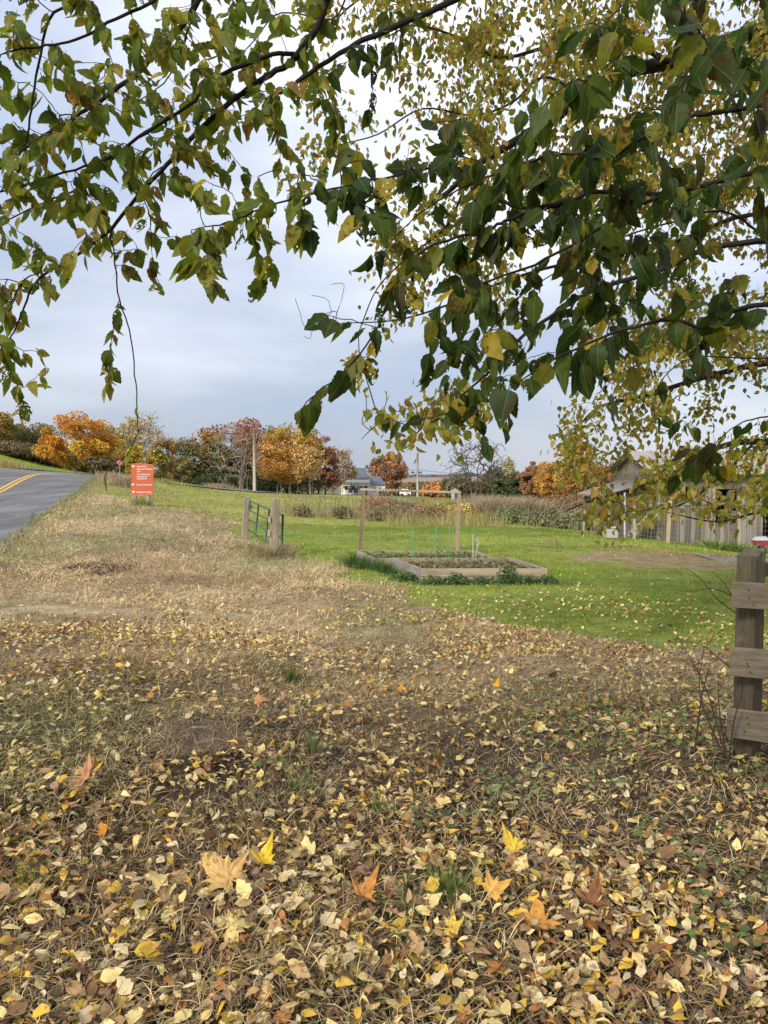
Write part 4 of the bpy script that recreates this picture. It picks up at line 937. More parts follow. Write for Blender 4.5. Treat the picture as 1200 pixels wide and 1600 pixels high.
# ------------------------------------------------------------------ trees of the middle and far distance
QT = [(np.array([[0,-.5,0],[.5,0,.12],[0,.5,0],[-.5,0,.12]]), [np.array([[0,1,2,3]])], np.zeros((4, 3))),
      (np.array([[-.1,-.5,0],[.45,-.1,.1],[.2,.5,-.1],[-.5,.2,.1]]), [np.array([[0,1,2],[0,2,3]])], np.zeros((4, 3)))]
def tree(name, label, cat, px, ytop, wpx, Y, pals, n=2200, leaf=None, wts=None, bare=0., trunkr=None, trunks=1, crown_lo=.22, bcol=(.13,.11,.09), group=None, clump=None, thin=.0, shape=1.0, base_px=None, ncl=None, tipr=None, dy=None, bark=True, bpal=None):
    wpx = wpx*(1.28 if 110 < Y < 131 and 'copse' not in name and px < 520 else 1.0); pb = P(px, 740, Y); x0 = pb[0]; zb = H(x0, Y)-.05; top = P(px, ytop, Y)[2]; Ht = max(top-zb, .5); rx = wpx*.5/F*Y
    base = np.array([x0, Y, zb]); t = thing(name, label, cat, base, group)
    sk = Skel(9000); tr = trunkr or max(.02, Ht*.018)
    tk = []
    for k in range(trunks):
        o_ = rng.normal(0, rx*.12, 2)*(k > 0); sp = rng.normal(0, rx*.32, 2)*(trunks > 1)
        pts = [base+np.array([o_[0]+sp[0]*s_**1.5, o_[1]+sp[1]*s_**1.5, Ht*s_*.80]) + rng.normal(0, .02*Ht, 3)*(s_ > 0)*.4 for s_ in np.linspace(0, 1, 9)]
        sk.chain(-1, pts, np.linspace(tr/(1+.35*(trunks-1)), tr*.15, 9)); tk.append(pts)
    zc = zb+Ht*(crown_lo+(1-crown_lo)*.5); rz = Ht*(1-crown_lo)*.5
    nc = ncl or int(46+bare*150)
    d = norm(rng.normal(0, 1, (nc*2, 3))); r_ = rng.uniform(.30, 1, nc*2)**.45
    q = d*r_[:, None]; q = q[q[:, 2] > -.92][:nc]
    wz = (1-.35*(shape-1)*np.clip(q[:, 2]+.2, 0, 1)) if shape != 1 else 1
    lump = 1+.22*np.sin(3*np.arctan2(q[:, 1], q[:, 0])+x0)*np.cos(2.3*q[:, 2]+Y)+rng.normal(0, .07, len(q))
    Q = np.stack([x0+q[:, 0]*rx*wz*lump, Y+q[:, 1]*rx*.85*wz*lump, zc+q[:, 2]*rz*np.clip(lump, .8, 1.04)], 1)
    tips = sk.grow(Q, -.02, .05, .10, 4, .5)
    if bare:
        tips2 = []
        a2 = np.repeat(Q, int(2+bare*5), 0); dirn = norm(a2-np.array([x0, Y, zb+Ht*.3])); a2 = a2+dirn*rng.uniform(0, rx*.16, (len(a2), 1))+rng.normal(0, rx*.10, (len(a2), 3)); a2[:, 2] = np.minimum(a2[:, 2], top+.02*Ht)
        tips2 = sk.grow(a2, -.05, .02, .12, 3)
    tipr = tipr or max(.006, Y*.00021)
    mb = MB(); full = sk.ch; sk.ch = full[:trunks]; 
    # trunks apart from the limbs
    sk2 = sk.ch; sk.ch = full[trunks:]; sk.mesh(mb, tipr, .36, (5, 3, 3), bcol, tr*.6, (.12, .04)); mb.obj('branches', M_barkfar, t)
    mt = MB(); [mt.tube(np.array(p), np.linspace(tr, tr*.2, 9)/(1+.35*(trunks-1)), 8, bcol) for p in tk]; mt.obj('trunk', M_barkfar, t)
    if n:
        n = int(n*2.4); leaf = leaf or max(.10, Y*.0025); cr_ = clump or rx*.26
        ci = rng.integers(0, len(Q), n); off = rng.normal(0, 1, (n, 3)); off = off/np.maximum(1, np.linalg.norm(off, axis=1, keepdims=True)/1.6)
        pos = Q[ci]+off*cr_*np.array([1, 1, .72])*rng.uniform(.6, 1.2, (len(Q), 1))[ci]*.8
        pos[:, 2] = np.maximum(pos[:, 2], zb+.05)
        out_ = norm(pos-np.array([x0, Y, zc])); zd = out_+rng.normal(0, .55, (n, 3)); yd = rng.normal(0, 1, (n, 3))
        P_ = np.array(pals, float); wt = np.array(wts or [1]*len(P_), float); wt /= wt.sum()
        cc = P_[rng.choice(len(P_), len(Q), p=wt)]*rng.uniform(.78, 1.22, (len(Q), 1))   # each clump its own hue
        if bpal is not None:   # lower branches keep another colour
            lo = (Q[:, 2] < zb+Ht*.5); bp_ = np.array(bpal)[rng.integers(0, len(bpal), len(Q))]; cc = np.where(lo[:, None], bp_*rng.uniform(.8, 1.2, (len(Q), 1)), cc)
        col = cc[ci]; mixr = rng.random(n) < .3; col = np.where(mixr[:, None], P_[rng.choice(len(P_), n, p=wt)], col)*rng.uniform(.8, 1.2, (n, 1))
        mb = MB(); place(mb, QT, pos, yd, zd, leaf*rng.uniform(.6, 1.3, n), np.minimum(col*1.4, .8)); tag(mb.obj('leaves', M_crown, t), kind='stuff')
    return t
OR = [(.36,.18,.045),(.40,.215,.05),(.26,.13,.035),(.36,.24,.06)]; YL = [(.48,.34,.04),(.40,.27,.04),(.30,.24,.05)]; OG = [(.16,.15,.04),(.10,.12,.035),(.24,.18,.05)]
RED = [(.26,.09,.05),(.21,.08,.045),(.29,.13,.06)]; RUST = [(.26,.13,.065),(.20,.10,.055),(.29,.16,.075)]; DG = [(.035,.055,.025),(.05,.07,.03),(.07,.08,.03)]; GB = [(.135,.12,.055),(.11,.11,.045),(.18,.145,.075)]; BR = [(.20,.13,.07),(.15,.10,.055),(.25,.18,.10)]
# left of the road's crest
tree('maple_tree','orange and green maple at the far left edge, behind the road','tree',0,644,56,80,OR+OG,2200)
tree('shrub','grey green rounded shrub between the far left maple and the big orange maple','shrub',46,662,84,84,GB,2600,crown_lo=.03,bare=.15)
tree('maple_tree','big round bright orange maple above the road crest','tree',119,650,108,67,[(.46,.21,.03),(.50,.26,.035),(.36,.16,.03),(.46,.29,.05)],6500,None,(3,4,2,2),crown_lo=.12,bpal=[(.48,.25,.035),(.45,.30,.05),(.25,.2,.05)],clump=.62)
tree('shrub','tall bare topped grey green thicket behind the big orange maple','shrub',166,668,70,92,GB,1400,bare=.4,crown_lo=.05)
tree('shrub','grey thicket rising left behind the big orange maple','shrub',122,652,90,96,GB,500,bare=.5,crown_lo=.05)
for i, (px, yt_, w_, Y) in enumerate([(10,690,50,70),(32,694,50,71),(56,697,50,72),(80,704,44,73),(112,712,50,75),(142,714,48,76),(168,706,40,77)]):
    tree('hedge_shrub', ['brown hedge shrub at the far left by the road bank','brown green hedge shrub, second from the left above the road','brown hedge shrub below the grey green rounded shrub','low russet hedge shrub left under the orange maple','low brown hedge shrub right under the orange maple','dull brown hedge shrub right of the orange maple foot','grey brown hedge shrub just left of the stop sign'][i],'shrub',px,yt_,w_,Y,GB+BR,1300,crown_lo=.0,bare=.15,group='hedge shrubs along the crest of the road')
tree('birch_tree','sparse yellow leaved birch left of the white trunked birch','tree',205,650,46,84,[(.42,.33,.09),(.33,.26,.10),(.22,.2,.08)],900,bare=.3,bcol=(.30,.26,.21))
tree('birch_tree','bare topped birch with a white trunk behind the orange sign','tree',232,645,52,82,[(.34,.24,.12),(.28,.2,.1)],600,bare=.6,bcol=(.50,.46,.40),trunkr=.10)
tree('maple_tree','small orange maple right behind the orange sign','tree',256,676,38,86,OR+RUST,1500,crown_lo=.05)
tree('shrub','yellow shrub directly left above the orange sign','shrub',210,695,30,74,YL,900,crown_lo=.0)
tree('shrub','yellow green shrub right of the orange sign','shrub',246,700,36,74,YL+OG,1100,crown_lo=.0)
tree('shrub','grey brown thicket behind the stop sign','shrub',190,706,44,78,GB+BR,1000,crown_lo=0,bare=.4)
tree('shrub','dull green shrub in the gap between the birches and the copse','shrub',284,714,34,110,GB+OG,700,crown_lo=0)
# the copse in the middle
tree('conifer','low dark conifer at the left end of the copse','tree',292,722,44,122,DG,1500,crown_lo=.0,shape=2)
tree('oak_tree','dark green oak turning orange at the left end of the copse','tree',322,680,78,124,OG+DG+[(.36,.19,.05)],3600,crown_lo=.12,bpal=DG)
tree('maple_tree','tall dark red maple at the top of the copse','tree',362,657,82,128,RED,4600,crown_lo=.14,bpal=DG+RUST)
tree('maple_tree','red brown maple behind the wooden utility pole','tree',405,668,54,130,RUST+RED,1800,crown_lo=.14)
tree('ash_tree','bare many stemmed tree in front of the red maple','tree',374,662,74,114,[(.2,.17,.12)],0,bare=.9,trunks=6,bcol=(.27,.225,.185),crown_lo=.12)
tree('maple_tree','green and orange maple just right of the utility pole','tree',428,667,56,130,OG+OR,2600,crown_lo=.15)
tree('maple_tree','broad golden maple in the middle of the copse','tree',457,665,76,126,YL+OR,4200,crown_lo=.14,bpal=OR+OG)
tree('maple_tree','orange maple with pale forked trunk in front of the golden one','tree',440,692,66,116,OR+[(.5,.26,.07)],2600,crown_lo=.22,trunks=3,bcol=(.28,.24,.19))
tree('maple_tree','thin yellow young maple at the right front of the copse','tree',484,694,44,114,[(.42,.27,.08),(.34,.22,.08)],900,crown_lo=.2,bare=.3,bcol=(.28,.24,.19))
tree('maple_tree','dull red tree at the right end of the copse','tree',498,684,40,130,RUST+RED,1800,crown_lo=.1)
tree('beech_tree','dark reddish brown tree ending the copse on the right','tree',508,694,36,128,[(.2,.09,.06),(.26,.13,.08)],1800,crown_lo=.03)
for px, w_, Y, lb in [(340,60,120,'dark shrub under the left half of the copse'),(400,60,122,'dark shrub behind the utility pole foot'),(460,70,124,'dark low growth under the golden maple')]:
    tree('shrub', lb, 'shrub', px, 742, w_, Y, DG, 900, crown_lo=0)
tree('birch_tree','sparse pink brown birch left of the white house','tree',531,698,40,145,[(.38,.27,.17),(.3,.22,.15)],700,bare=.7,bcol=(.36,.30,.25))
tree('shrub','small yellow tree against the grey house roof','tree',549,728,20,146,YL,160,crown_lo=.6)
tree('birch_tree','pale grey bare saplings at the left of the house','tree',522,722,26,138,[(.3,.25,.2)],100,bare=.6,trunks=3,bcol=(.42,.38,.34))
tree('maple_tree','red brown round tree right behind the white house','tree',607,709,54,172,RUST+[(.16,.12,.06),(.42,.2,.09)],3400,crown_lo=.05,bare=.2)
for i, (px, yt_, w_, Y, pl) in enumerate([(640,756,34,160,OG),(662,754,34,165,GB),(690,752,34,158,GB+OG),(712,756,30,150,OG),(628,762,24,150,RUST),(606,766,26,140,RUST+GB)]):
    tree('hedge_shrub', ['olive hedge shrub behind the white car','grey green hedge shrub left of the thin utility pole','grey hedge shrub behind the orange bush','olive hedge shrub left of the big bare tree','rust coloured hedge shrub between house and car','rust and grey shrub in front of the house deck'][i], 'shrub', px, yt_, w_, Y, pl, 900, crown_lo=0, group='hedge shrubs in the hollow beyond the field')
tree('shrub','bright orange bush right of the thin utility pole','shrub',678,756,30,146,[(.52,.20,.06),(.44,.2,.07)],1000,crown_lo=0)
# the big bare tree and its neighbours
tree('ash_tree','tallest bare spreading tree right of the thin utility pole','tree',742,688,88,118,[(.2,.17,.1)],0,bare=1.1,trunks=3,tipr=.034,bcol=(.125,.105,.085),crown_lo=.12,trunkr=.30)
for px, yt_, w_, Y, lb in [(712,744,44,124,'olive brown thicket left of the tall bare tree'),(772,730,40,122,'olive brown tree leaning right of the tall bare tree'),(742,752,50,126,'olive undergrowth behind the tall bare trunk')]:
    tree('shrub', lb, 'shrub', px, yt_, w_, Y, [(.17,.15,.07),(.21,.17,.09),(.14,.12,.06)], 2000, crown_lo=0, bare=.3)
tree('poplar_tree','thin pale yellow poplar between bare tree and conifers','tree',795,714,20,130,[(.38,.34,.14),(.3,.26,.14)],420,bare=.4,bcol=(.3,.27,.23))
for i, (px, yt_, w_, Y) in enumerate([(783,744,34,112),(808,740,36,108),(834,733,36,104),(858,745,40,100)]):
    tree('conifer', ['dark conifer nearest the tall bare tree','dark conifer below the pale poplar','tallest dark conifer at the field edge','dark conifer behind the orange trees'][i], 'tree', px, yt_, w_, Y, DG+[(.1,.11,.05)], 1700, crown_lo=.0, shape=1.8, group='dark conifers behind the reeds')
for px, yt_, w_, Y, pl, lb in [(832,724,38,98,RUST,'rust coloured tree between the conifers and the orange maple'),(868,715,58,88,OR+[(.55,.28,.06)],'bright orange maple behind the pale reeds'),(912,713,62,84,RUST+OR,'rust orange maple half behind yellow leaves'),(955,722,60,80,RUST,'rust red maple left of the barn'),
        (1010,715,80,86,RUST+OG,'dull red tree behind the lean to'),(1090,705,90,90,RUST+YL,'orange brown tree behind the barn roof'),(1180,712,90,88,OG+OR,'green and orange tree behind the right end of the barn')]:
    tree('maple_tree', lb, 'tree', px, yt_, w_, Y, pl, 2800, crown_lo=.04, bare=.2)
# shrubs, briars and reeds at the lawn's far edge
for i, (px, yt_, w_, Y, pl) in enumerate([(655,796,62,31,BR+[(.20,.15,.07)]),(622,808,34,33,GB+OG),(702,808,34,33,[(.30,.25,.07),(.22,.21,.06)]),(728,812,30,31,[(.42,.30,.08),(.3,.25,.09)]),(860,806,60,29,[(.12,.13,.06),(.17,.16,.09)]),(905,806,60,28,[(.13,.15,.07),(.2,.18,.1)]),(590,781,50,36,RUST+[(.3,.12,.08)]),(945,796,54,27,[(.16,.15,.08),(.12,.11,.06)]),(800,813,60,30,[(.12,.15,.07),(.18,.18,.09)])]):
    tree('bramble_shrub', ['brown twiggy shrub mound behind the garden frame','grey green low shrub left of the brown mound','golden brown shrub right behind the garden frame beam','golden low shrub by the right frame post','dark grey green bramble under the pale reeds','dull green bramble left of the netting fence','red brown bush behind the dry stalk row','dark bramble nearest the netting fence','grey green low bramble right of the frame'][i], 'shrub', px, yt_, w_, Y, pl, 2600, .09, crown_lo=0, bare=.35, bcol=(.17,.12,.09), group='brambles along the far edge of the lawn', tipr=.005, clump=.34)
for i, (px, yt_, w_, Y) in enumerate([(925,770,90,34),(985,765,90,32),(880,775,60,36)]):
    tree('bramble_shrub', ['tall red brown bare thicket left of the barn','bare purple brown thicket behind the netting fence','bare reddish thicket behind the pale reeds'][i], 'shrub', px, yt_, w_, Y, RUST+BR, 900, .09, crown_lo=0, bare=.9, bcol=(.19,.13,.11), tipr=.005, clump=.3)
RE_ = [(.44,.34,.22),(.36,.27,.17),(.52,.42,.28),(.30,.22,.14)]
for i, (px, py, Y) in enumerate([(758,822,31),(780,822,31.5),(802,822,30.5),(824,822,30.5),(770,815,33),(815,815,33),(845,818,31),(740,812,33)]):
    x_ = P(px, py, Y)[0]
    tuft(0, 0, .62, 620, 1.5, RE_, ['pale dry reed clump right of the frame post','pale reed clump second from the left','tall pale reed clump in the middle of the reeds','pale reed clump second from the right','pale reed clump behind, at the left','pale reed clump behind, at the right','thin pale reed clump at the right end','thin brown reed clump at the left end'][i], .026, 'pale reed clumps at the far edge of the lawn', .3, 'reed_clump', 'reeds', at=(x_, Y))
for i, (px, Y, L_, cl_) in enumerate([(178,50,.9,RE_),(196,46,1.0,RE_),(212,52,.8,RE_),(350,95,1.0,RE_),(336,97,.9,RE_),(260,62,.6,[(.34,.30,.13)]),(700,60,.9,[(.38,.34,.13)]),(735,58,1.0,[(.36,.30,.12)]),(660,62,.9,[(.3,.28,.1)]),(770,62,1.1,RE_),(640,48,.7,[(.4,.32,.14)]),(10,58,1.0,[(.42,.34,.12)])]):
    x_ = P(px, 760, Y)[0]
    tuft(0, 0, 1.7, 520, L_, cl_, ['pale dry grass clump left of the orange sign','tall pale grass clump beside the orange sign','dry grass clump behind the orange sign','dry grass clump on the field bank below the copse','smaller dry grass clump left on the field bank','yellow grass clump right behind the sign','yellow grass patch beyond the garden frame','golden grass patch right of the frame beam','green gold grass patch left behind the beam','pale rough grass beyond the reeds','golden grass behind the brown shrub mound','golden grass on the bank left of the road'][i], .03, None, .4, 'grass_clump', 'grass clump', at=(x_, Y))
# loose tall grass between the brambles and reeds
def tall():
    n = 16000; y = rng.uniform(26.5, 44, n); px = rng.uniform(430, 990, n); x = (px-600)/F*y
    k = (vnoise(x*.5, y*.5, 71)+.4*vnoise(x*1.9, y*1.9, 72) > -.05) & ((y > 29) | (px > 600)); x, y, px = x[k], y[k], px[k]; m = len(x)
    q = np.clip(vnoise(x*.25, y*.25, 73)*2.5+.5, 0, 1)[:, None]; cc = pal([(.44,.35,.16),(.36,.30,.12),(.28,.27,.09)], m)*(1-q)+pal([(.2,.23,.07),(.26,.22,.1),(.34,.25,.14)], m)*q
    mb = MB(); blades(mb, np.stack([x, y, h(x, y)], 1), 2, rng.uniform(.2, .75, m)*np.where(px < 600, .6, 1), .02, rng.normal(0, .3, (m, 3))*[1, 1, 0], cc, .6); tag(mb.obj('tall_grass', M_blade), kind='stuff')
tall()
# the row of dry stalks
sp_ = []
for v_ in range(4):
    mb = MB(); p = np.array([[0,0,0],[.01,.0,.35],[-.01,.01,.75],[.03,0,1.05],[.02,.02,1.3]])+rng.normal(0, .03, (5, 3)); p[0] = 0
    mb.tube(p, [.013,.012,.010,.008,.004], 4, (.24,.19,.14))
    for k_ in range(9):
        z_ = .2+.11*k_*rng.uniform(.8, 1.1); a = rng.uniform(0, 6.28); c0 = p[min(4, int(z_/.33))].copy(); c0[2] = z_; d_ = np.array([math.cos(a), math.sin(a), 0])
        ll = rng.uniform(.25, 1); up_ = rng.uniform(-.12, .12); mb.tube([c0, c0+d_*.07*ll+[0,0,.05], c0+d_*.13*ll+[0,0,.05+up_*ll], c0+d_*.15*ll+[0,0,.03+up_*1.6*ll]], [.005,.008,.007,.002], 3, (.28,.22,.15))
    me = mb.mesh('dry_stalk'); me.materials.append(M_barkfar); sp_.append(me)
for i in range(74):
    px = 446+ (i*2.75) + rng.normal(0, 1.8); Y = 30+ rng.uniform(-1.5, 6)-(px-446)*.006
    x_ = P(px, 800, Y)[0]; o = bpy.data.objects.new('dry_stalk', sp_[i % 4]); COL.objects.link(o); o.location = (x_, Y, H(x_, Y)-.02)
    s_ = rng.uniform(.7, 1.15)*(1.05 if px > 560 else .95); o.scale = (1, 1, s_); o.rotation_euler = (rng.normal(0, .08), rng.normal(0, .08), rng.uniform(0, 6))
    left_ = px < 545
    tag(o, 'dry leafless garden stalk standing in the '+('thin left part' if left_ else 'dense right part')+' of the stalk row', 'plant stalk', 'dry garden stalks, '+('left part' if left_ else 'right part')+' of the row')
for i, (px, Y, w_) in enumerate([(470,31,26),(535,31,30),(585,30,34)]):
    tree('dead_weeds', ['tangled dead weeds at the left foot of the stalk row','tangled dead weeds in the middle of the stalk row','tangled dead weeds at the right foot of the stalk row'][i], 'weeds', px, 800, w_, Y, [(.16,.13,.08),(.2,.17,.08)], 500, .07, crown_lo=0, bare=.5, bcol=(.2,.15,.12), tipr=.004, clump=.2)
# far wood on the horizon, distance haze put into its blue grey colours
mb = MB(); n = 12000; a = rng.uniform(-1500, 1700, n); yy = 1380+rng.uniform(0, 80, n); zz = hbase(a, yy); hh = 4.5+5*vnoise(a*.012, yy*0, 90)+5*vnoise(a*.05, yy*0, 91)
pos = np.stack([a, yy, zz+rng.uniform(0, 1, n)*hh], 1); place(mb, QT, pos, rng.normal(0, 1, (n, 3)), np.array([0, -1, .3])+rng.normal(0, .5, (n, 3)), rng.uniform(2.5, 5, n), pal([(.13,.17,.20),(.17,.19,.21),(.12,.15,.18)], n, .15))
tag(mb.obj('distant_wood', M_crown), kind='stuff')
# ------------------------------------------------------------------ built things
def frame_axes(a, b, up=(0, 0, 1)):
    """rows: along a->b, across, up"""
    x = norm(np.array(b, float)-np.array(a, float)); z = np.array(up, float); y = norm(np.cross(z, x)); z = np.cross(x, y)
    return np.array([x, y, z])
def beam(mb, a, b, w_, h_, col=(1, 1, 1), up=(0, 0, 1), jit=.0):
    a = np.array(a, float); b = np.array(b, float); ax = frame_axes(a, b, up); L_ = np.linalg.norm(b-a)
    # six stations along, a little uneven, so long edges are not ruled
    n = 6; V = []
    for i in range(n):
        t = i/(n-1)-.5; c = (a+b)/2+ax[0]*L_*t+ (ax[2]*rng.normal(0, jit)+ax[1]*rng.normal(0, jit))
        for sy_, sz_ in ((-1,-1),(1,-1),(1,1),(-1,1)): V.append(c+ax[1]*sy_*w_/2*(1+rng.normal(0, jit*2))+ax[2]*sz_*h_/2*(1+rng.normal(0, jit*2)))
    Q = [[3, 2, 1, 0], [4*n-4, 4*n-3, 4*n-2, 4*n-1]]
    for i in range(n-1):
        for k in range(4): Q.append([4*i+k, 4*i+(k+1) % 4, 4*i+4+(k+1) % 4, 4*i+4+k])
    return mb.add(np.array(V), np.array(Q), col)
GREYW = (.235, .20, .155)
# ---- near board fence at the right
Yf = 4.35
g0 = G(1166, 1187); Yf = g0[1]
fb = np.array([g0[0], g0[1], g0[2]])
fence = thing('board_fence', 'grey weathered board fence post with three rails, nearest at the right edge', 'fence', fb)
ang = R(-16); fa = np.array([math.cos(ang), math.sin(ang), 0]); fn = np.array([-fa[1], fa[0], 0])
pw = .155; topz = P(1170, 862, Yf)[2]; pc = P(1167, 1000, Yf)[:2]
bt = P(1163, 1187, Yf)[:2]; tp = P(1174, 860, Yf)[:2]
mb = MB(); rot = R(38)
ax = np.array([[math.cos(rot), math.sin(rot), 0], [-math.sin(rot), math.cos(rot), 0], [0, 0, 1]])
def post(mb, p0, p1, s_, ax, col, cut=.0):
    V = []
    n = 7
    for i in range(n):
        t = i/(n-1); c = np.array(p0)*(1-t)+np.array(p1)*t
        for sx_, sy_ in ((-1,-1),(1,-1),(1,1),(-1,1)):
            v = c+(ax[0]*sx_+ax[1]*sy_)*s_/2*(1+rng.normal(0, .012)); 
            if i == n-1: v = v+np.array([0, 0, cut*sx_])
            V.append(v)
    Q = [[3,2,1,0],[4*n-4,4*n-3,4*n-2,4*n-1]]
    for i in range(n-1):
        for k in range(4): Q.append([4*i+k, 4*i+(k+1) % 4, 4*i+4+(k+1) % 4, 4*i+4+k])
    mb.add(np.array(V), np.array(Q), col)
pmid = np.array([pc[0]+.01, Yf])
post(mb, [bt[0]+.012, Yf, fb[2]-.25], [tp[0], Yf, topz], .118, ax, (.095,.076,.05), .02); mb.obj('post', M_wood, fence, bevel=.004)
def rail(px0, y_top, y_bot, px1=None, name='rail', dz=0.0, front=True):
    Yr = Yf-.105; c0 = P(px0, (y_top+y_bot)/2, Yr); hh = (y_bot-y_top)/F*Yr
    L_ = 2.3; d = norm(np.array([math.cos(R(-24)), math.sin(R(-24)), dz])); 
    mb = MB(); beam(mb, c0, c0+d*L_,   .032, hh, (.19,.155,.11), jit=.0025)
    o = mb.obj(name, M_woodx, fence, bevel=.003)
    nb = MB()
    for k in range(3):
        q = c0+d*(.06+rng.uniform(0, .06))+np.array([0, 0, rng.uniform(-.35, .35)*hh]); ax_ = frame_axes(c0, c0+d); q = q-ax_[1]*.017
        nb.tube([q-ax_[1]*.003, q+ax_[1]*.002], [.0045, .0045], 8, (.03,.025,.02))
    nb.obj('nail', M_metal, o)
rail(1143, 909, 949); rail(1141, 1011, 1056, dz=-.0); rail(1136, 1106, 1152, dz=-.01)
mb = MB(); c0 = P(1176, 894, Yf+.09); beam(mb, c0, c0+norm(np.array([.9, .35, .10]))*2.2, .03, .085, (.13,.10,.07), jit=.002); mb.obj('rail', M_woodx, fence, bevel=.003)
# next posts off to the right
for k, dd in ((1, 2.15),):
    d = np.array([math.cos(R(-24)), math.sin(R(-24)), 0]); q = np.array([bt[0], Yf, 0])+d*dd; q[2] = H(q[0], q[1])
    mb = MB(); post(mb, q-[0,0,.2], q+[0,0,1.15], .118, ax, (.15,.125,.085), .02); mb.obj('post', M_wood, fence, bevel=.004)
# ---- gate between two old posts
gp1 = G(428, 872); Yg1 = gp1[1]; gp2 = G(386, 842); Yg2 = gp2[1]
def oldpost(x0, y0, x1, y1, Y, wpx, lab, col):
    a = P(x0, y0, Y); b_ = P(x1, y1, Y); b0 = a.copy(); b0[2] -= .2
    ax = np.array([[math.cos(.3), math.sin(.3), 0], [-math.sin(.3), math.cos(.3), 0], [0, 0, 1]]); mb = MB()
    post(mb, b0, b_, wpx/F*Y*.72, ax, col, .015)
    o = mb.solo('gate_post', M_wood, lab, 'post', a); bv = o.modifiers.new('bevel', 'BEVEL'); bv.width = .012; bv.segments = 2; return o
oldpost(427, 872, 430, 779, Yg1, 18, 'thick right gate post, grey wood, nearer the camera', (.31,.255,.19))
oldpost(381, 842, 386, 776, Yg2, 13, 'thinner left gate post leaning right, further off', (.30,.245,.185))
ga = P(390, 800, Yg2+.02); Ye = Yg1+.30
gate = thing('metal_gate', 'green tubular metal gate standing between the two old wooden posts', 'gate', P(404, 838, (Yg2+Yg1)/2))
GC = (.030,.095,.085)
def gpt(px, py):  # on the gate's own vertical plane, from the left post to beyond the right post
    xa = P(391, 800, Yg2-.05); xb = P(442, 820, Ye)
    n_p = np.array([-(xb[1]-xa[1]), xb[0]-xa[0]]); q = P(px, py, 1.0); d = np.array([q[0], q[1]])
    t = (n_p @ xa[:2])/(n_p @ d); return np.array([d[0]*t, t, CAMZ+(q[2]-CAMZ)*t])
for nm, pts, r_ in [('top_rail', [(391,783),(422,796),(442,805)], .020), ('rail', [(389,797),(420,812),(442,822)], .018), ('rail', [(387,811),(418,829),(442,842)], .018), ('bottom_rail', [(385,826),(405,838),(442,860)], .020),
                    ('end_upright', [(391,782),(385,828)], .024), ('upright', [(404,789),(399,838)], .018), ('upright', [(421,795),(415,845)], .018), ('end_upright', [(442,804),(440,858)], .024)]:
    MB().tube([gpt(*p) for p in pts], r_, 8, GC).obj(nm, M_metal, gate, True)
MB().box(gpt(391, 792), (.10, .04, .12), col=GC).obj('hinge', M_metal, gate)
for q in ((421, 812), (420, 833)): MB().box(P(*q, Yg1-.13), (.05, .03, .13), col=(.42,.33,.22)).obj('wooden_block', M_wood, gate)
for i, (px, py, Y) in enumerate([(395, 868, Yg1+.5), (408, 880, Yg1+.2), (438, 878, Yg1), (375, 860, Yg1+1.4), (420, 880, Yg1-.2), (440, 868, Yg1+.4)]):
    x_ = P(px, py, Y)[0]
    tuft(0, 0, .42, 230, .42, [(.36,.29,.15),(.28,.24,.12),(.20,.19,.09),(.45,.36,.19)], ['dry grass clump at the middle of the metal gate','dry grass clump in front of the metal gate','dry grass clump right of the thick gate post','dry grass clump at the foot of the leaning gate post','dry grass clump before the thick gate post','dry grass clump behind the thick gate post'][i], .010, 'dry grass clumps round the gate', .9, 'grass_clump', 'grass clump', at=(x_, Y))
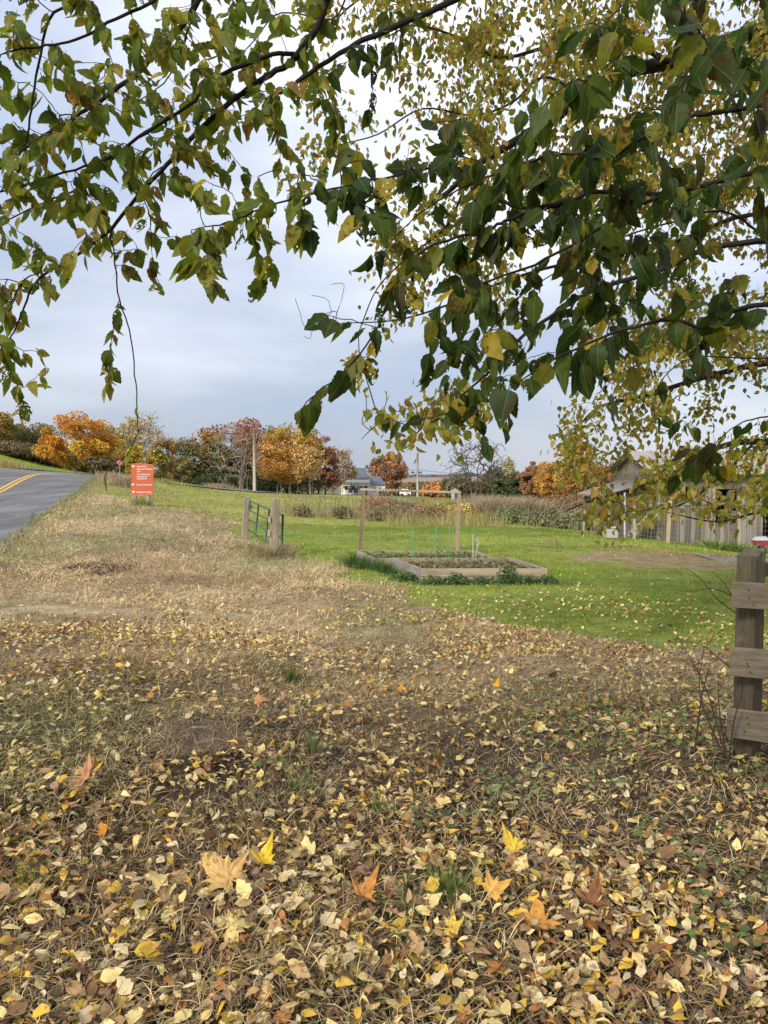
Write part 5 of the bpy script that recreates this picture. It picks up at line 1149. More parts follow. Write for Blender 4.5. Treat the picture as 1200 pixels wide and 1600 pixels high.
# ---- two raised beds
def bed(lab, nl, nr, fr, fl, Yn, Yfar, hgt, seed_pl):
    """corners of the top given as pixels: near left, near right, far right, far left"""
    c = [P(*nl, Yn), P(*nr, Yn*1.0), P(*fr, Yfar), P(*fl, Yfar)]; zt = np.mean([q[2] for q in c]); 
    for q in c: q[2] = zt
    zb = zt-hgt; t = thing('raised_bed', lab, 'garden bed', [np.mean([q[0] for q in c]), np.mean([q[1] for q in c]), zb])
    th = .045
    for k in range(4):
        a, b_ = c[k].copy(), c[(k+1) % 4].copy(); ax = frame_axes(a, b_)
        ins = ax[0]*(th*.5+.003) if k % 2 else -ax[0]*th*.5
        a2, b2 = a+ins, b_-ins
        hh = hgt/2
        for lv_ in range(2):
            z_ = zb+hh*(lv_+.5); mb = MB(); tone = rng.uniform(.85, 1.15)
            col = np.array((.36,.29,.19) if k in (0, 2) else (.27,.245,.215))*tone
            beam(mb, [a2[0], a2[1], z_], [b2[0], b2[1], z_], th, hh-.006, col, jit=.0012); mb.obj('plank', M_plank, t, bevel=.003)
    for k in range(4):   # corner posts inside
        q = c[k]*.955+np.mean(c, 0)*.045; MB().box([q[0], q[1], zt-hgt*.5-.01], (.07, .07, hgt-.02), col=(.24,.18,.12)).obj('corner_block', M_plank, t)
    # soil
    cc = [q*.985+np.mean(c, 0)*.015 for q in c]; n = 14; V = []
    for i in range(n):
        for j in range(n):
            u, v = i/(n-1), j/(n-1); q = (cc[0]*(1-u)+cc[1]*u)*(1-v)+(cc[3]*(1-u)+cc[2]*u)*v; V.append([q[0], q[1], zt-.075+.035*float(vnoise(q[0]*6, q[1]*6, 3))])
    ii = np.array([[i*n+j, i*n+n+j, i*n+n+j+1, i*n+j+1] for i in range(n-1) for j in range(n-1)])
    MB().add(np.array(V), ii, (.075,.055,.038)).obj('soil', M_soil, t, True)
    # weeds and dead leaves on the soil
    def pts(m): u, v = rng.uniform(.03, .97, m), rng.uniform(.04, .96, m); q = (cc[0][None]*(1-u[:, None])+cc[1][None]*u[:, None])*(1-v[:, None])+(cc[3][None]*(1-u[:, None])+cc[2][None]*u[:, None])*v[:, None]; q[:, 2] = zt-.075; return q
    q = pts(420); m = len(q); mb = MB(); place(mb, WT, q+np.array([0, 0, 1])*rng.uniform(0, .08, (m, 1)), rng.normal(0, 1, (m, 3))+[0, 0, .4], rng.normal(0, .5, (m, 3))+[0, -.2, 1], rng.uniform(.04, .08, m), pal(seed_pl, m, .2)); tag(mb.obj('bed_plants', M_blade, t), kind='stuff')
    q = pts(260); m = len(q); mb = MB(); blades(mb, q, 2, rng.uniform(.06, .2, m), .008, rng.normal(0, .4, (m, 3))*[1, 1, 0], pal([(.3,.26,.13),(.16,.2,.06),(.4,.33,.18)], m)); tag(mb.obj('bed_grass', M_blade, t), kind='stuff')
    return c, zt, zb
M_plank = simple_mat('bed_plank', .85, 22, .25, .15, .6, .004, stretch=(.2, .5, 1.3), stain=(.17, .145, .115))
c1, zt1, zb1 = bed('nearest raised garden bed of weathered planks, dug over', (660, 888), (853, 886), (800, 872), (614, 873), 12.75, 14.35, .27, [(.16,.15,.07),(.30,.23,.12),(.10,.13,.04)])
c2, zt2, zb2 = bed('second raised garden bed behind, with green stakes and a frame', (585, 871), (772, 871), (742, 861), (559, 861), 14.65, 16.1, .25, [(.10,.20,.04),(.18,.28,.07),(.07,.13,.03)])
# frame at the back bed
fr = thing('plant_trellis', 'tall wooden trellis of two posts and a beam over the back bed', 'trellis', [np.mean([c2[2][0], c2[3][0]]), 16.15, zb2])
Yb = 16.17; WF = (.33,.25,.17)
pl_t, pr_t = P(569, 766, Yb), P(717.5, 771, Yb)
pl_b, pr_b = P(560, 868, Yb), P(713.5, 868, Yb)
mb = MB(); post(mb, [pl_b[0], Yb, zb2-.1], pl_t-[0,0,.02], .068, np.eye(3), WF); mb.obj('post', M_wood, fr, bevel=.004)
mb = MB(); post(mb, [pr_b[0], Yb, zb2-.1], pr_t-[0,0,.02], .068, np.eye(3), WF); mb.obj('post', M_wood, fr, bevel=.004)
mb = MB(); beam(mb, P(563, 764.5, Yb), P(720.5, 769.5, Yb), .08, .045, (.40,.32,.23), jit=.002); mb.obj('beam', M_plank, fr, bevel=.004)
for i, (px, yt_, Y) in enumerate([(645.5, 820, 15.0), (682, 822, 14.9), (703, 822, 14.9), (741, 820, 14.9)]):
    a = P(px, yt_, Y); b_ = a.copy(); b_[2] = zt2-.1; b_[0] -= .01
    MB().tube([b_, a], .0085, 6, (.10,.36,.20)).solo('garden_stake', M_paint, ['leftmost thin green garden stake in the back bed','second thin green stake from the left in the back bed','third thin green stake, just left of the frame post','rightmost thin green stake with a pale stem beside it'][i], 'stake', b_, 'green garden stakes in the back bed')
mb = MB()
for k in range(5):
    a = P(738+rng.uniform(-1, 6), 866, 14.95); a[2] = zt2-.08; b_ = P(742+rng.uniform(-3, 8), 828+rng.uniform(0, 22), 14.9); mb.tube(catmull([a, (a+b_)/2+rng.normal(0, .02, 3), b_], 4), [.009]*8+[.004], 5, (.52,.52,.38))
mb.solo('bean_stem', M_straw, 'pale dead plant stem tied by the rightmost green stake', 'plant', P(740, 866, 14.95))
# plants round the beds
def pla(x0, x1, Y, n, size, cols, lab, name='weed_plant', cat='plant', hgt=.25, grp=None, wx=.3):
    a = P((x0+x1)/2, 900, Y); g_ = np.array([a[0], Y, H(a[0], Y)]); hw = (x1-x0)/2/F*Y
    x = g_[0]+rng.normal(0, .5, n)*hw; y = Y+rng.normal(0, wx*.5, n); z0 = h(x, y); lim = np.exp(-((x-g_[0])/hw)**2*.8); z = z0+rng.uniform(.01, 1, n)*hgt*lim
    mb = MB(); b_ = rng.uniform(0, 6.28, n); place(mb, WT, np.stack([x, y, z], 1), np.stack([np.cos(b_), np.sin(b_), rng.uniform(-.5, .4, n)], 1), np.stack([rng.normal(0, .5, n), rng.normal(-.5, .5, n), np.ones(n)], 1), size*rng.uniform(.6, 1.2, n), pal(cols, n, .25))
    k = slice(0, n//3); blades(mb, np.stack([x, y, z0], 1)[k], 2, (z-z0)[k]+.03, .006, rng.normal(0, .2, (n//3, 3))*[1,1,0], pal([(.12,.16,.05)], n//3))
    return mb.solo(name, M_blade, lab, cat, g_, grp)
WD = [(.05,.105,.03),(.075,.14,.04),(.04,.08,.03),(.12,.18,.05)]
for i, (x0, x1, Y, hh) in enumerate([(652,700,12.5,.13),(690,735,12.5,.16),(730,775,12.5,.11),(775,812,12.5,.30),(805,850,12.4,.14),(840,872,12.6,.12),(612,655,12.9,.12)]):
    pla(x0, x1, Y, 300, .06, WD, ['dark green weed at the near left corner of the nearest bed','dark green weed along the front plank, second from the left','low green weed at the middle of the front plank','tallest dark weed climbing the front plank of the nearest bed','dark green weed right along the front plank','small weed at the right corner of the nearest bed','weed along the left end of the nearest bed'][i], grp='dark weeds round the nearest bed', hgt=hh)
for i, (px, Y, n_, L_) in enumerate([(552,14.9,420,.42),(568,14.5,260,.34),(590,14.2,240,.3),(604,13.8,240,.28),(615,13.4,160,.22)]):
    x_ = P(px, 880, Y)[0]
    tuft(0, 0, .24, n_, L_, [(.045,.095,.028),(.07,.13,.035),(.10,.17,.04)], ['dark green grass hummock at the far left of the back bed','dark grass tuft right of the hummock','green grass tuft below the left end of the back bed','grass tuft in the gap between the beds','low grass tuft at the corner of the nearest bed'][i], .010, 'dark grass tufts left of the beds', 1.1, at=(x_, Y))
# ---- trail sign
Ys = 30.0
def SP(px, py, dy=0.): return P(px, py, Ys+dy)
sb = SP(222, 789); sb[2] = H(sb[0], Ys)
sign = thing('trail_sign', 'orange red direction sign with white lettering on two grey posts', 'sign', sb)
a, b_, = SP(205, 773), SP(239.5, 772.5); tl, tr_ = SP(205, 725.5), SP(240, 727)
n = 12; V = []
for dz_ in (0, .04):
    row = []
    for i in range(n+1):
        t = i/n; bow = math.sin(math.pi*t)*.035; q = tl*(1-t)+tr_*t; q = q+[0, dz_, bow]; row.append(q)
    for i in range(n, -1, -1):
        t = i/n; bow = math.sin(math.pi*t)*.03; q = a*(1-t)+b_*t; q = q+[0, dz_, -bow]; row.append(q)
    V.append(row)
m = 2*(n+1); VV = np.array(V[0]+V[1]); VV[:, 1] = np.where(np.arange(2*m) < m, Ys, Ys+.04)
mb = MB(); mb.V.append(VV); mb.C.append(np.tile([.50,.11,.045], (2*m, 1))); mb.U.append(np.zeros((2*m, 3))); mb.n = 2*m
mb.F[4] = [np.array([[i, i+1, m-2-i, m-1-i] for i in range(n)]), np.array([[m+i+1, m+i, 2*m-1-i, 2*m-2-i] for i in range(n)]), np.array([[(i+1) % m, i, m+i, m+(i+1) % m] for i in range(m)])]
mb.obj('panel', M_paint, sign)
ed = MB(); loop = np.array(V[0]+[V[0][0]]); ed.tube(loop, .014, 5, (.66,.24,.12)); ed.obj('rim', M_paint, sign)
M_text = mat('sign_lettering'); g_ = N(M_text); g_('ShaderNodeOutputMaterial', {0: g_('ShaderNodeBsdfPrincipled', {'Base Color': (.82,.76,.70,1), 'Roughness': .5}).outputs[0]})
def letters(cu):
    t_ = bpy.data.objects.new('lettering_curve', cu); me = bpy.data.meshes.new_from_object(t_); bpy.data.objects.remove(t_); me.materials.clear(); me.materials.append(M_text)
    o = bpy.data.objects.new('lettering', me); COL.objects.link(o); return o
def text(body, px, py, hpx, wpx=None):
    cu = bpy.data.curves.new('lettering', 'FONT'); cu.body = body; cu.size = 1; cu.extrude = .004; cu.offset = .012
    o = letters(cu); o.parent = sign
    q = P(px, py, Ys-.012)
    s_ = hpx/F*Ys/.7; o.rotation_euler = (math.pi/2, 0, 0); o.location = Vector(q)-worldloc(sign)
    bpy.context.view_layer.update(); w0 = o.dimensions.x/max(o.scale.x, 1e-6)
    sx_ = (wpx/F*Ys)/w0 if wpx else s_; o.scale = (sx_, s_, 1)
for body, px, py, hp, wp in [('Grand-Pré', 214, 730.2, 2.6, 15), ('National Historic', 214, 734.2, 2.6, 24.5), ('Site', 214, 737.8, 2.6, 5), ('Lieu historique', 214, 742.4, 2.6, 21), ('national de', 214, 746.0, 2.6, 16), ('Grand-Pré', 214, 749.4, 2.6, 15),
                           ('North Grand Pré', 213.5, 758.8, 2.8, 24), ('Evangeline Landing', 213.5, 770.2, 2.8, 23)]: text(body, px, py, hp, wp)
def arrow(px, py, s_):
    k = Ys/F; q = P(px, py, Ys-.006); d = s_
    pts = [(-2.6,0),(-.4,2.0),(-.4,.65),(2.4,.65),(2.4,-.65),(-.4,-.65),(-.4,-2.0)]
    V = [[q[0]+x_*k*d, q[1]+dy_, q[2]+y_*k] for dy_ in (-.004, .008) for x_, y_ in pts]; m = 7
    mb = MB().add(np.array(V), [np.array([[0,1,6]]), np.array([[2,3,4,5]]), np.array([[i, (i+1) % m, m+(i+1) % m, m+i] for i in range(m)])], (.82,.76,.70)); mb.obj('arrow', M_text, sign)
arrow(208.5, 728.5, 1); arrow(208, 757, 1); arrow(208.5, 768.5, -1)
for x0, x1 in ((207.5, 213.5), (230, 234.5)):
    p_ = SP((x0+x1)/2, 800, .07); q = p_.copy(); q[2] = H(p_[0], Ys)-.15; q2 = q.copy(); q2[2] = SP(0, 745)[2]
    mb = MB(); post(mb, q, q2, .13, np.eye(3), (.36,.33,.28)); mb.obj('post', M_wood, sign)
for i, (px, Y) in enumerate([(213, 29.6), (222, 30.3), (232, 29.7)]):
    x_ = P(px, 790, Y)[0]; tuft(0, 0, .3, 160, .4, [(.33,.28,.14),(.2,.22,.08)], ['dry tuft at the left post of the orange sign','tuft between the posts of the orange sign','dry tuft at the right post of the orange sign'][i], .014, 'tufts under the orange sign', .6, at=(x_, Y))
# ---- stop sign across the junction
Yst = 66; q = P(186.8, 723, Yst); r_ = 4.5/F*Yst
st = thing('stop_sign', 'small red octagonal stop sign seen between the orange maple and the birches', 'sign', [q[0], Yst, H(q[0], Yst)])
oc = [[q[0]+math.cos(R(22.5+45*i))*r_, Yst+dy_, q[2]+math.sin(R(22.5+45*i))*r_] for dy_ in (-.01, .02) for i in range(8)]
MB().add(np.array(oc), [np.array([[7,6,5,4,3,2,1,0]]), np.array([[8,9,10,11,12,13,14,15]]), np.array([[i, (i+1) % 8, 8+(i+1) % 8, 8+i] for i in range(8)])], (.50,.10,.13)).obj('plate', M_paint, st)
cu = bpy.data.curves.new('lettering', 'FONT'); cu.body = 'STOP'; cu.size = r_*.62; cu.align_x = 'CENTER'; cu.align_y = 'CENTER'; cu.extrude = .004
o = letters(cu); o.parent = st; o.location = Vector(q)-worldloc(st)+Vector((0, -.02, 0)); o.rotation_euler = (math.pi/2, 0, 0)
MB().tube([[q[0], Yst+.05, H(q[0], Yst)-.2], [q[0], Yst+.05, q[2]+r_]], .035, 8, (.3,.3,.3)).obj('pole', M_metal, st)
# ---- utility poles and cable
def upole(px, ytop, Y, r_, lab, col, extras=True):
    t = P(px, ytop, Y); z0 = H(t[0], Y); o = thing('utility_pole', lab, 'utility pole', [t[0], Y, z0])
    MB().tube([[t[0], Y, z0-.3], [t[0], Y, (z0+t[2])/2], t], [r_*1.15, r_, r_*.85], 10, col).obj('pole', M_barkfar, o, True)
    return o, t
p1, t1 = upole(397, 672, 110, .21, 'stout bare wooden utility pole before the copse', (.42,.34,.27))
MB().box(t1-[0, 0, .6], (1.0, .12, .12), col=(.3,.25,.2)).obj('crossarm', M_barkfar, p1)
p2, t2 = upole(652.5, 708, 150, .20, 'thin grey utility pole right of the white house', (.40,.37,.34))
for px in (644.5, 656.5): MB().tube([P(px, 739.2, 150), P(px, 736.8, 150)], .32, 10, (.06,.06,.07)).obj('transformer', M_paint, p2)
MB().box(P(649.5, 723, 150), (.8, .2, .6), col=(.35,.33,.3)).obj('junction_box', M_paint, p2)
MB().box(P(650.5, 738, 150), (1.8, .14, .14), col=(.3,.27,.24)).obj('crossarm', M_paint, p2)
def wire(a, b_, sag, lab):
    t = np.linspace(0, 1, 24)[:, None]; c = a*(1-t)+b_*t; c[:, 2] -= sag*4*(t*(1-t))[:, 0]
    MB().tube(c, .035, 4, (.06,.06,.07), cap=False).solo('power_cable', M_metal, lab, 'cable', a)
wire(P(-150, 640, 96), P(396, 700, 110), .8, 'thin power cable from the left to the stout utility pole')
wire(P(398, 700, 110), P(652, 734, 150), 1.2, 'thin power cable between the two utility poles')
wire(P(653, 734, 150), P(980, 745, 200), 1.2, 'thin power cable running right from the thin utility pole')
# ---- white farmhouse
Yh = 150.0
def hp(px, py, dy=0.): return P(px, py, Yh+dy)
hb = hp(560, 774); hb[2] = min(hb[2], H(hb[0], Yh)+.2)
house = thing('farmhouse', 'white farmhouse with grey roof and a long front porch', 'house', hb)
Wt = (.80,.78,.72); Gr = (.12,.13,.15); k = Yh/F
def quadbox(name, x0, x1, y0, y1, d0, d1, col, m_=None, parent=None):
    a, b_ = hp(x0, y1, 0), hp(x1, y0, 0); mb = MB().box([(a[0]+b_[0])/2, Yh+(d0+d1)/2, (a[2]+b_[2])/2], (b_[0]-a[0], d1-d0, b_[2]-a[2]), col=col); return mb.obj(name, m_ or M_paint, parent or house)
def gable(name, xl0, xl1, xr1, xr0, ye, yr, d0, d1, col):
    """hipped or gabled roof block: eaves xl0..xr0 at ye, ridge xl1..xr1 at yr"""
    V = [hp(xl0, ye, 0), hp(xr0, ye, 0), hp(xr0, ye, 0), hp(xl0, ye, 0), hp(xl1, yr, 0), hp(xr1, yr, 0)]
    for v, d in zip(V, (d0, d0, d1, d1, (d0+d1)/2, (d0+d1)/2)): v[1] = Yh+d
    MB().add(np.array(V), [np.array([[0,1,5,4],[2,3,4,5],[3,2,1,0]]), np.array([[1,2,5],[3,0,4]])], col).obj(name, M_roof, house)
quadbox('wall', 530, 577, 748, 778, 1.6, 8.5, Wt)
quadbox('wall', 577.5, 602, 757, 778, 2.2, 8, Wt)
gable('roof', 534, 545, 568, 577.5, 749, 731, 1.2, 9, Gr)
gable('roof', 577, 579, 593, 603, 757.5, 744, 1.8, 8.4, (.13,.14,.16))
quadbox('fascia', 534, 577, 749.5, 754, .9, 1.59, Wt)
gable('porch_roof', 531, 536, 578, 580, 757, 753.8, .3, 1.5, (.25,.25,.26))
quadbox('porch_beam', 533, 578, 757.6, 758.8, .4, .55, Wt)
for px in (534, 545, 556, 567, 577): quadbox('porch_post', px-.5, px+.5, 758.8, 774, .4, .55, Wt)
quadbox('deck', 531, 579, 773.6, 776.5, -1.3, 1.55, (.25,.2,.16))
for x0, x1, y0, y1 in [(538.5,541.5,761,765),(550,553,757.5+2,765),(563.5,566.5,760.5,765.5),(584,587,762,768),(592,595,762,768),(525.5+7,527+7,762,769)]:
    f_ = quadbox('window', x0-.5, x1+.5, y0-.5, y1+.5, 1.5 if x0 < 577 else 2.1, 1.62 if x0 < 577 else 2.25, (.6,.6,.56)); quadbox('pane', x0, x1, y0, y1, 1.46 if x0 < 577 else 2.06, 1.52 if x0 < 577 else 2.12, (.03,.03,.04), M_glass, f_)
quadbox('door', 570, 573.5, 760, 773.5, 1.5, 1.61, (.12,.12,.13))
MB().tube([hp(578, 756, 1.0), hp(578, 740, 1.0)], .10, 8, (.45,.44,.42)).obj('chimney', M_paint, house)
for i, px in enumerate((547.5, 556)):
    ch = thing('deck_chair', ['dark chair on the left of the farmhouse porch','dark chair on the right of the farmhouse porch'][i], 'chair', hp(px, 773.4, -.2), 'dark chairs on the farmhouse porch')
    c0 = hp(px, 773.4, -.2); D_ = (.06,.07,.08)
    MB().box(c0+[0, 0, .45], (.8, .7, .1), col=D_).obj('seat', M_paint, ch); MB().box(c0+[0, .33, .9], (.8, .08, .85), col=D_).obj('backrest', M_paint, ch)
    for sx_ in (-1, 1):
        MB().box(c0+[sx_*.38, 0, .7], (.07, .7, .06), col=D_).obj('armrest', M_paint, ch)
        for sy_ in (-1, 1): MB().box(c0+[sx_*.36, sy_*.3, .2], (.06, .06, .4), col=D_).obj('leg', M_paint, ch)
# ---- white car and little shed behind
Yc = 142; q = P(633, 779, Yc); zc_ = H(q[0], Yc); car = thing('parked_car', 'small white car parked right of the farmhouse', 'car', [q[0], Yc, zc_+.0])
CW_ = (.78,.79,.8)
def prism(mb, prof, cx, cy, cz, halfw, col):
    m = len(prof); V = [[cx+x_, cy+s_*halfw*(w_), cz+z_] for s_ in (-1, 1) for x_, z_, w_ in prof]
    return mb.add(np.array(V), [np.array([list(range(m))[::-1]]), np.array([list(range(m, 2*m))]), np.array([[i, (i+1) % m, m+(i+1) % m, m+i] for i in range(m)])], col)
zc_ = max(zc_, P(633, 779.5, Yc)[2]-.2); car.location.z = zc_
prism(MB(), [(-1.0,.3,1),(1.0,.3,1),(1.05,.6,1),(1.0,.85,1),(-.95,.95,1),(-1.05,.6,1)], q[0], Yc, zc_, 1.0, CW_).obj('body', M_paint, car)
prism(MB(), [(-.85,.9,1),(.8,.86,1),(.5,1.38,.85),(-.6,1.42,.85)], q[0], Yc, zc_, .85, CW_).obj('cabin', M_paint, car)
MB().box([q[0], Yc-.80, zc_+1.1], (1.1, .05, .3), col=(.03,.03,.04)).obj('window', M_glass, car)
for sx_ in (-.62, .62): 
    for sy_ in (-.95, .95): MB().tube([[q[0]+sx_, Yc+sy_-.09, zc_+.3], [q[0]+sx_, Yc+sy_+.09, zc_+.3]], .3, 12, (.03,.03,.03)).obj('wheel', M_metal, car)
for sx_ in (-.75, .75): MB().box([q[0]+sx_, Yc-1.02, zc_+.68], (.22, .04, .12), col=(.7,.7,.65)).obj('headlight', M_paint, car)
q = P(711, 780, 118); zs = H(q[0], 118)
shed = thing('garden_shed', 'tiny white shed at the foot of the tall bare tree', 'shed', [q[0], 118, zs])
MB().box([q[0], 118, zs+.7], (1.1, 1.2, 1.4), col=(.42,.43,.44)).obj('wall', M_paint, shed)
MB().box([q[0]+.1, 117.37, zs+.6], (.5, .04, 1.1), col=(.05,.07,.08)).obj('door', M_paint, shed)
prism(MB(), [(-.7,1.38,1),(.7,1.38,1),(0,1.8,1)], q[0], 118, zs, .75, (.35,.37,.38)).obj('roof', M_roof, shed)
# ---- barn at the right
Yn = 24.0
def bp_(px, py, dy=0.): return P(px, py, Yn)+np.array([0, dy, 0])
x0, x1 = bp_(1040, 0)[0], bp_(1290, 0)[0]; zb_ = min(H(x0, Yn), H(x1, Yn))-.05; ze = bp_(0, 740)[2]
barn = thing('barn', 'weathered grey board barn with a rusted tin roof and dark openings, behind the netting fence', 'barn', [x0, Yn, zb_])
BW = [(.22,.195,.17),(.18,.16,.14),(.26,.225,.19),(.15,.13,.11),(.20,.165,.13)]
M_bw = simple_mat('barn_board', .9, 16, .3, .1, .7, .006, stretch=(1, 1, .08), stain=(.10,.085,.07))
x = x0; openings = [(1120,1152,764,798),(1117,1150,806,818),(1074,1078,760,785),(1190,1230,770,850)]
while x < x1:
    wd = rng.uniform(.13, .19); pxm = 600+F*(x+wd/2)/Yn; segs_ = [(zb_+rng.uniform(0, .08), ze-rng.uniform(0, .03))]
    for ox0, ox1, oy0, oy1 in openings:
        if ox0 < pxm < ox1:
            zt_, zl_ = bp_(0, oy0)[2], bp_(0, oy1)[2]; ns = []
            for a_, b2 in segs_:
                if zt_ >= b2 or zl_ <= a_: ns.append((a_, b2)); continue
                if zl_-a_ > .05: ns.append((a_, zl_))
                if b2-zt_ > .05: ns.append((zt_, b2))
            segs_ = ns
    for a_, b2 in segs_:
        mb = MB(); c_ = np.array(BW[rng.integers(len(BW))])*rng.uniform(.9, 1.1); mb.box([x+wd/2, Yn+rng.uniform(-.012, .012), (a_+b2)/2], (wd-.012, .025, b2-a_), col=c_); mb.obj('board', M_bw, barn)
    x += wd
# inside: back wall in a darker colour, and the side walls
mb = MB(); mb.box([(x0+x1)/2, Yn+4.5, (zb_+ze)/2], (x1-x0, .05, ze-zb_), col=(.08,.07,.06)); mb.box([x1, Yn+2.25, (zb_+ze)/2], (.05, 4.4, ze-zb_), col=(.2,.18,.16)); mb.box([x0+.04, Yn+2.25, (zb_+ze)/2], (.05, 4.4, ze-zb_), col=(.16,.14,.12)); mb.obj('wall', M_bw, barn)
for px in (1058, 1095, 1160): 
    c_ = bp_(px, 0)[0]; MB().box([c_, Yn+.10, (zb_+ze)/2], (.14, .14, ze-zb_-.02), col=(.16,.135,.11)).obj('stud', M_bw, barn)
for zz_ in (bp_(0, 787)[2],): MB().box([(x0+x1)/2, Yn-.03, zz_], (x1-x0, .03, .09), col=(.26,.23,.2)).obj('girt', M_bw, barn)
M_tin = simple_mat('tin_roof', .5, 3, .25, .4, .1, stretch=(3, .3, 1), stain=(.28,.16,.10))
xr0, xr1 = x0-.3, x1+.3; ridge = ze+.75
mb = MB(); nseg = int((xr1-xr0)/.07); xs_ = np.linspace(xr0, xr1, nseg); V = []
for i, xx in enumerate(xs_):
    rp = .02*(i % 2); V += [[xx, Yn-.35, ze-.02+rp], [xx, Yn+2.25, ridge+rp], [xx, Yn+4.9, ze-.02+rp]]
Q = [[3*i, 3*i+3, 3*i+4, 3*i+1] for i in range(nseg-1)]+[[3*i+1, 3*i+4, 3*i+5, 3*i+2] for i in range(nseg-1)]
mb.add(np.array(V), np.array(Q), (.30,.27,.235)); o = mb.obj('roof', M_tin, barn); so_ = o.modifiers.new('thickness', 'SOLIDIFY'); so_.thickness = .015
MB().add(np.array([[x0+.01, Yn+.02, ze], [x0+.01, Yn+4.5, ze], [x0+.01, Yn+2.25, ridge-.03], [x0+.06, Yn+.02, ze], [x0+.06, Yn+4.5, ze], [x0+.06, Yn+2.25, ridge-.03]]), [np.array([[0,2,1],[3,4,5]]), np.array([[0,1,4,3],[1,2,5,4],[2,0,3,5]])], (.2,.18,.16)).obj('gable_wall', M_bw, barn)
# lean-to on its left with the blue window
lx0, lx1 = bp_(972, 0)[0], x0-.03; lz = bp_(0, 757)[2]; Yl = Yn+.5
lean = thing('lean_to', 'dark board lean-to with a small blue window, left against the barn', 'shed', [lx0, Yl, zb_])
x = lx0
while x < lx1-.05:
    wd = min(rng.uniform(.12, .18), lx1-x); t_ = (x-lx0)/(lx1-lx0); top_ = lz-.35+.45*t_; pxm = 600+F*(x+wd/2)/Yl; ss = [(zb_, top_)]
    if 1011 < pxm < 1026:
        a_, b2 = P(0, 796, Yl)[2], P(0, 770, Yl)[2]; ss = [(zb_, a_), (b2, top_)]
    for a_, b2 in ss:
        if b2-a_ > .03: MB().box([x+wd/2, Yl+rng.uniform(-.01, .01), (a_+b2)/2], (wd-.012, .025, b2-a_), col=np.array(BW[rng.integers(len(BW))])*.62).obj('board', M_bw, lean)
    x += wd
wa, wb_ = P(1010.5, 796, Yl), P(1026, 771, Yl)
fr_ = MB(); cx_, cz_ = (wa[0]+wb_[0])/2, (wa[2]+wb_[2])/2; ww, wh = wb_[0]-wa[0], wb_[2]-wa[2]
for sx_ in (-1, 1): fr_.box([cx_+sx_*(ww/2-.02), Yl-.03, cz_], (.05, .05, wh), col=(.10,.09,.08))
for sz_ in (-1, 1): fr_.box([cx_, Yl-.03, cz_+sz_*(wh/2-.02)], (ww-.09, .05, .05), col=(.10,.09,.08))
fw = fr_.obj('window', M_paint, lean)
MB().box([cx_, Yl-.02, cz_-.04], (ww-.09, .02, wh-.17), col=(.16,.30,.52)).obj('pane', M_paint, fw)
MB().box([cx_, Yl-.04, cz_+wh/2-.07], (ww-.09, .03, .09), col=(.6,.6,.58)).obj('blind', M_paint, fw)
rf = MB(); 
V = []
for xx, zz_ in ((lx0-.25, lz-.40), (lx1+.0, lz+.10)): V += [[xx, Yl-.3, zz_-.03], [xx, Yl+3.2, zz_-.03], [xx, Yl+3.2, zz_+.03], [xx, Yl-.3, zz_+.03]]
rf.add(np.array(V), np.array([[0,1,5,4],[1,2,6,5],[2,3,7,6],[3,0,4,7],[3,2,1,0],[4,5,6,7]]), (.16,.14,.13)); rf.obj('roof', M_tin, lean)
mb = MB(); mb.box([lx0+.02, Yl+1.55, (zb_+lz-.4)/2], (.03, 3.0, lz-.4-zb_), col=(.12,.11,.10)); mb.box([(lx0+lx1)/2, Yl+3.1, (zb_+lz-.4)/2], (lx1-lx0, .03, lz-.4-zb_), col=(.12,.11,.10)); mb.obj('wall', M_bw, lean)
# steps up to the lean-to: stringer and treads climbing right
s0, s1 = P(985, 838, Yl-.7), P(1022, 802, Yl-.7); st_ = thing('wooden_steps', 'grey plank steps leaning up towards the blue window', 'steps', [s0[0], s0[1], zb_])
for sy_ in (-.25, .25): beam(MB(), s0+[0, sy_, 0], s1+[0, sy_, 0], .03, .08, (.36,.33,.29)).obj('stringer', M_bw, st_)
for i in range(6):
    t = (i+.5)/6; q = s0*(1-t)+s1*t; MB().box(q+[0, 0, .05], (.13, .5, .025), col=(.42,.39,.34)).obj('tread', M_bw, st_)
for sx_, qq in ((0, s0), (1, s1)): MB().box([qq[0], qq[1]+.25, (zb_+qq[2])/2], (.05, .05, qq[2]-zb_), col=(.25,.22,.19)).obj('leg', M_bw, st_)
# netting fence
Yw = 22.3
wf = thing('netting_fence', 'wire netting fence on pale wooden stakes in front of the barn', 'fence', P(1047, 846, Yw))
pts_ = [(910, 832, 797, .4, 3.5), (943, 838, 800, .9, 3), (952, 838, 792, .6, 2.5), (976, 838, 767, 0, 2.5), (991, 841, 790, 0, 4), (1043, 845, 782, 0, 5.5), (1155, 846, 775, -.2, 4), (1230, 850, 780, -.4, 4)]
for px, yb_, yt_, dy_, wpx in pts_:
    Y = Yw+dy_; a = P(px, yb_, Y); a[2] = H(a[0], Y)-.1; b2 = P(px+(4 if px in (910, 1043) else 0), yt_, Y)
    mb = MB(); post(mb, a, b2, wpx/F*Y*.85, np.eye(3), (.46,.37,.24) if px != 976 else (.55,.56,.56)); mb.obj('post', M_straw, wf)
xa, xb = P(905, 0, Yw)[0], P(1240, 0, Yw)[0]; nx_ = 64; nz = 9; mb = MB()
ysf = lambda x_: Yw+.35*np.clip((xb-x_)/(xb-xa), 0, 1)**2-.06
for j in range(nz):
    xs_ = np.linspace(xa, xb, 70); t = j/(nz-1); ph = np.abs(np.sin((xs_-xa)*1.35)); z_ = hbase(xs_, ysf(xs_))+.03+t*(1.15-.18*(1-ph)); mb.tube(np.stack([xs_, ysf(xs_), z_], 1), .003, 3, (.30,.30,.29), cap=False)
